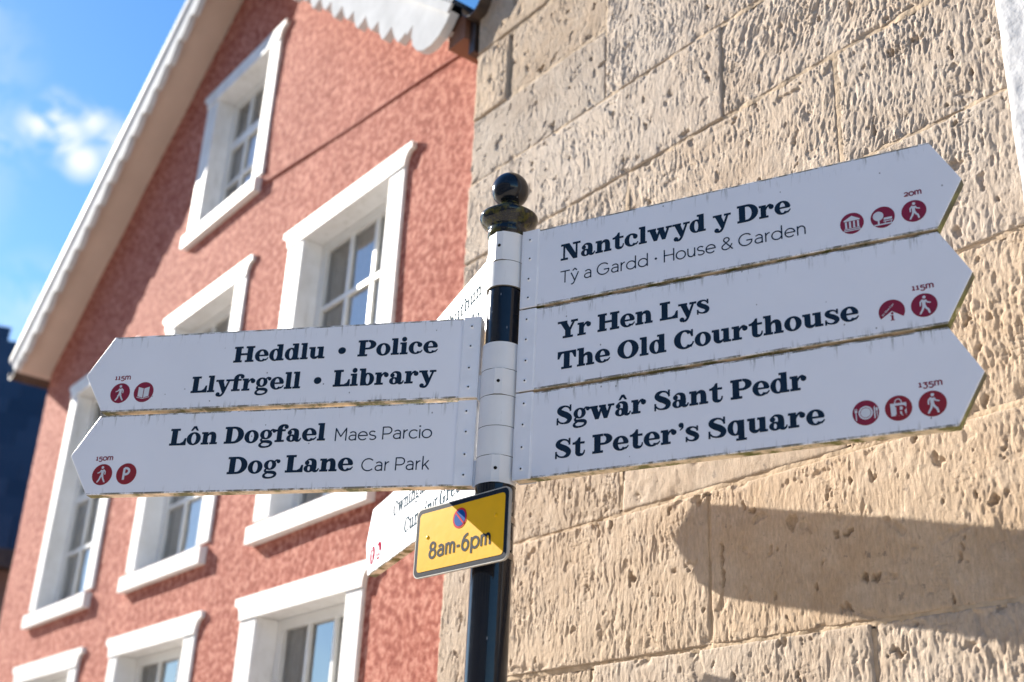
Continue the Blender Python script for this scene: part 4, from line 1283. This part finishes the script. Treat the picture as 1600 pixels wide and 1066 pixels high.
lettering(b2, 'Cwningar', -.6522, -.3900, -.0680, .0355, 'slab', M['navy_glare'], yf)
lettering(b2, 'Cunning Green', -.5500, -.1300, -.1318, .0355, 'slab', M['navy_glare'], yf)
icon(b2, 'walk_left', -.8073, -.1253, .0222, yf, M['maroon_sun']); icon(b2, 'park', -.7521, -.1250, .0222, yf, M['maroon_sun'])

# ------------------------------------------------------------------ yellow plate
aY = rad(41.917)
yp = empty('waiting_restriction_sign', (PX, PY, H0 + .5178), aY - math.pi / 2)
tag(yp, 'yellow plate with black border reading 8am-6pm, clamped to the black post below the finger signs', 'sign')
def rrect(x0, z0, x1, z1, r, n=7):
    P = []
    for cx, cz, a0 in ((x1 - r, z0 + r, -90), (x1 - r, z1 - r, 0), (x0 + r, z1 - r, 90), (x0 + r, z0 + r, 180)):
        P += arcpts(cx, cz, r, r, a0, a0 + 90, n)
    return P
xa, xb, hh_ = -.1544, .1060, .1338
f0 = -.058
q = MB(); q.prism(rrect(xa, 0, xb, hh_, .014), f0 - .0008, f0 + .005); q.build('tray', M['yplate_edge'], yp, auto=30)
q = MB(); q.prism(rrect(xa + .0022, .0022, xb - .0022, hh_ - .0022, .012), f0 - .0011, f0 - .0009); q.build('border', M['black_print'], yp)
q = MB(); q.prism(rrect(xa + .0105, .0105, xb - .0105, hh_ - .0105, .008), f0 - .0015, f0 - .0013); q.build('face', M['yellow'], yp)
lettering(yp, '8am-6pm', -.1110, .0620, .0335, .0300, 'sans', M['black_print'], f0 - .0019, 17, 6)
sx, sz, sr = -.0263, .0965, .0195
g = G(); g.disc(0, 0, sr * 1000, 40); o = flat_mesh('symbol', g.polys, yp, M['red_print'], f0 - .0019, lambda a, b: (sx + a / 1000, sz + b / 1000))
g = G(); g.disc(0, 0, sr * 800, 40); flat_mesh('symbol_field', g.polys, o, M['blue_print'], f0 - .0022, lambda a, b: (sx + a / 1000, sz + b / 1000))
g = G(); c45 = sr * 1000 * .84 * .7071; g.path([(-c45, c45, 3.2), (c45, -c45, 3.2)], False); flat_mesh('symbol_bar', g.polys, o, M['red_print'], f0 - .0025, lambda a, b: (sx + a / 1000, sz + b / 1000))
for (x, z) in ((-.118, .075), (.072, .085)):
    q = MB(); q.lathe([(.0002, -.0014), (.003, -.0010), (.0042, 0)], 14); q.v = [(a + x, c + f0 - .0015, b + z) for a, b, c in q.v]; q.f = [f[::-1] for f in q.f]; q.build('rivet', M['yellow'], yp, True)
for z in (.030, .098):
    q = MB(); q.box(xa + .03, f0 + .0052, z - .009, xb - .01, f0 + .0165, z + .009); q.build('rail', M['steel'], yp)
    q = MB(); n = 40
    vs = []; fs = []
    for i in range(n):
        a = 2 * math.pi * i / n
        for r_, dz in ((.0382, -.006), (.0396, -.006), (.0396, .006), (.0382, .006)): vs.append((r_ * math.cos(a), r_ * math.sin(a), z + dz))
    for i in range(n):
        j = (i + 1) % n
        for k_ in range(4): fs.append((i * 4 + k_, j * 4 + k_, j * 4 + (k_ + 1) % 4, i * 4 + (k_ + 1) % 4))
    q.add(vs, fs); q.box(.040, -.030, z - .007, .056, -.022, z + .007); q.box(.040, -.018, z - .007, .056, -.014, z + .007); q.box(.046, -.034, z - .0025, .050, -.008, z + .0025)
    q.build('clamp', M['steel'], yp)
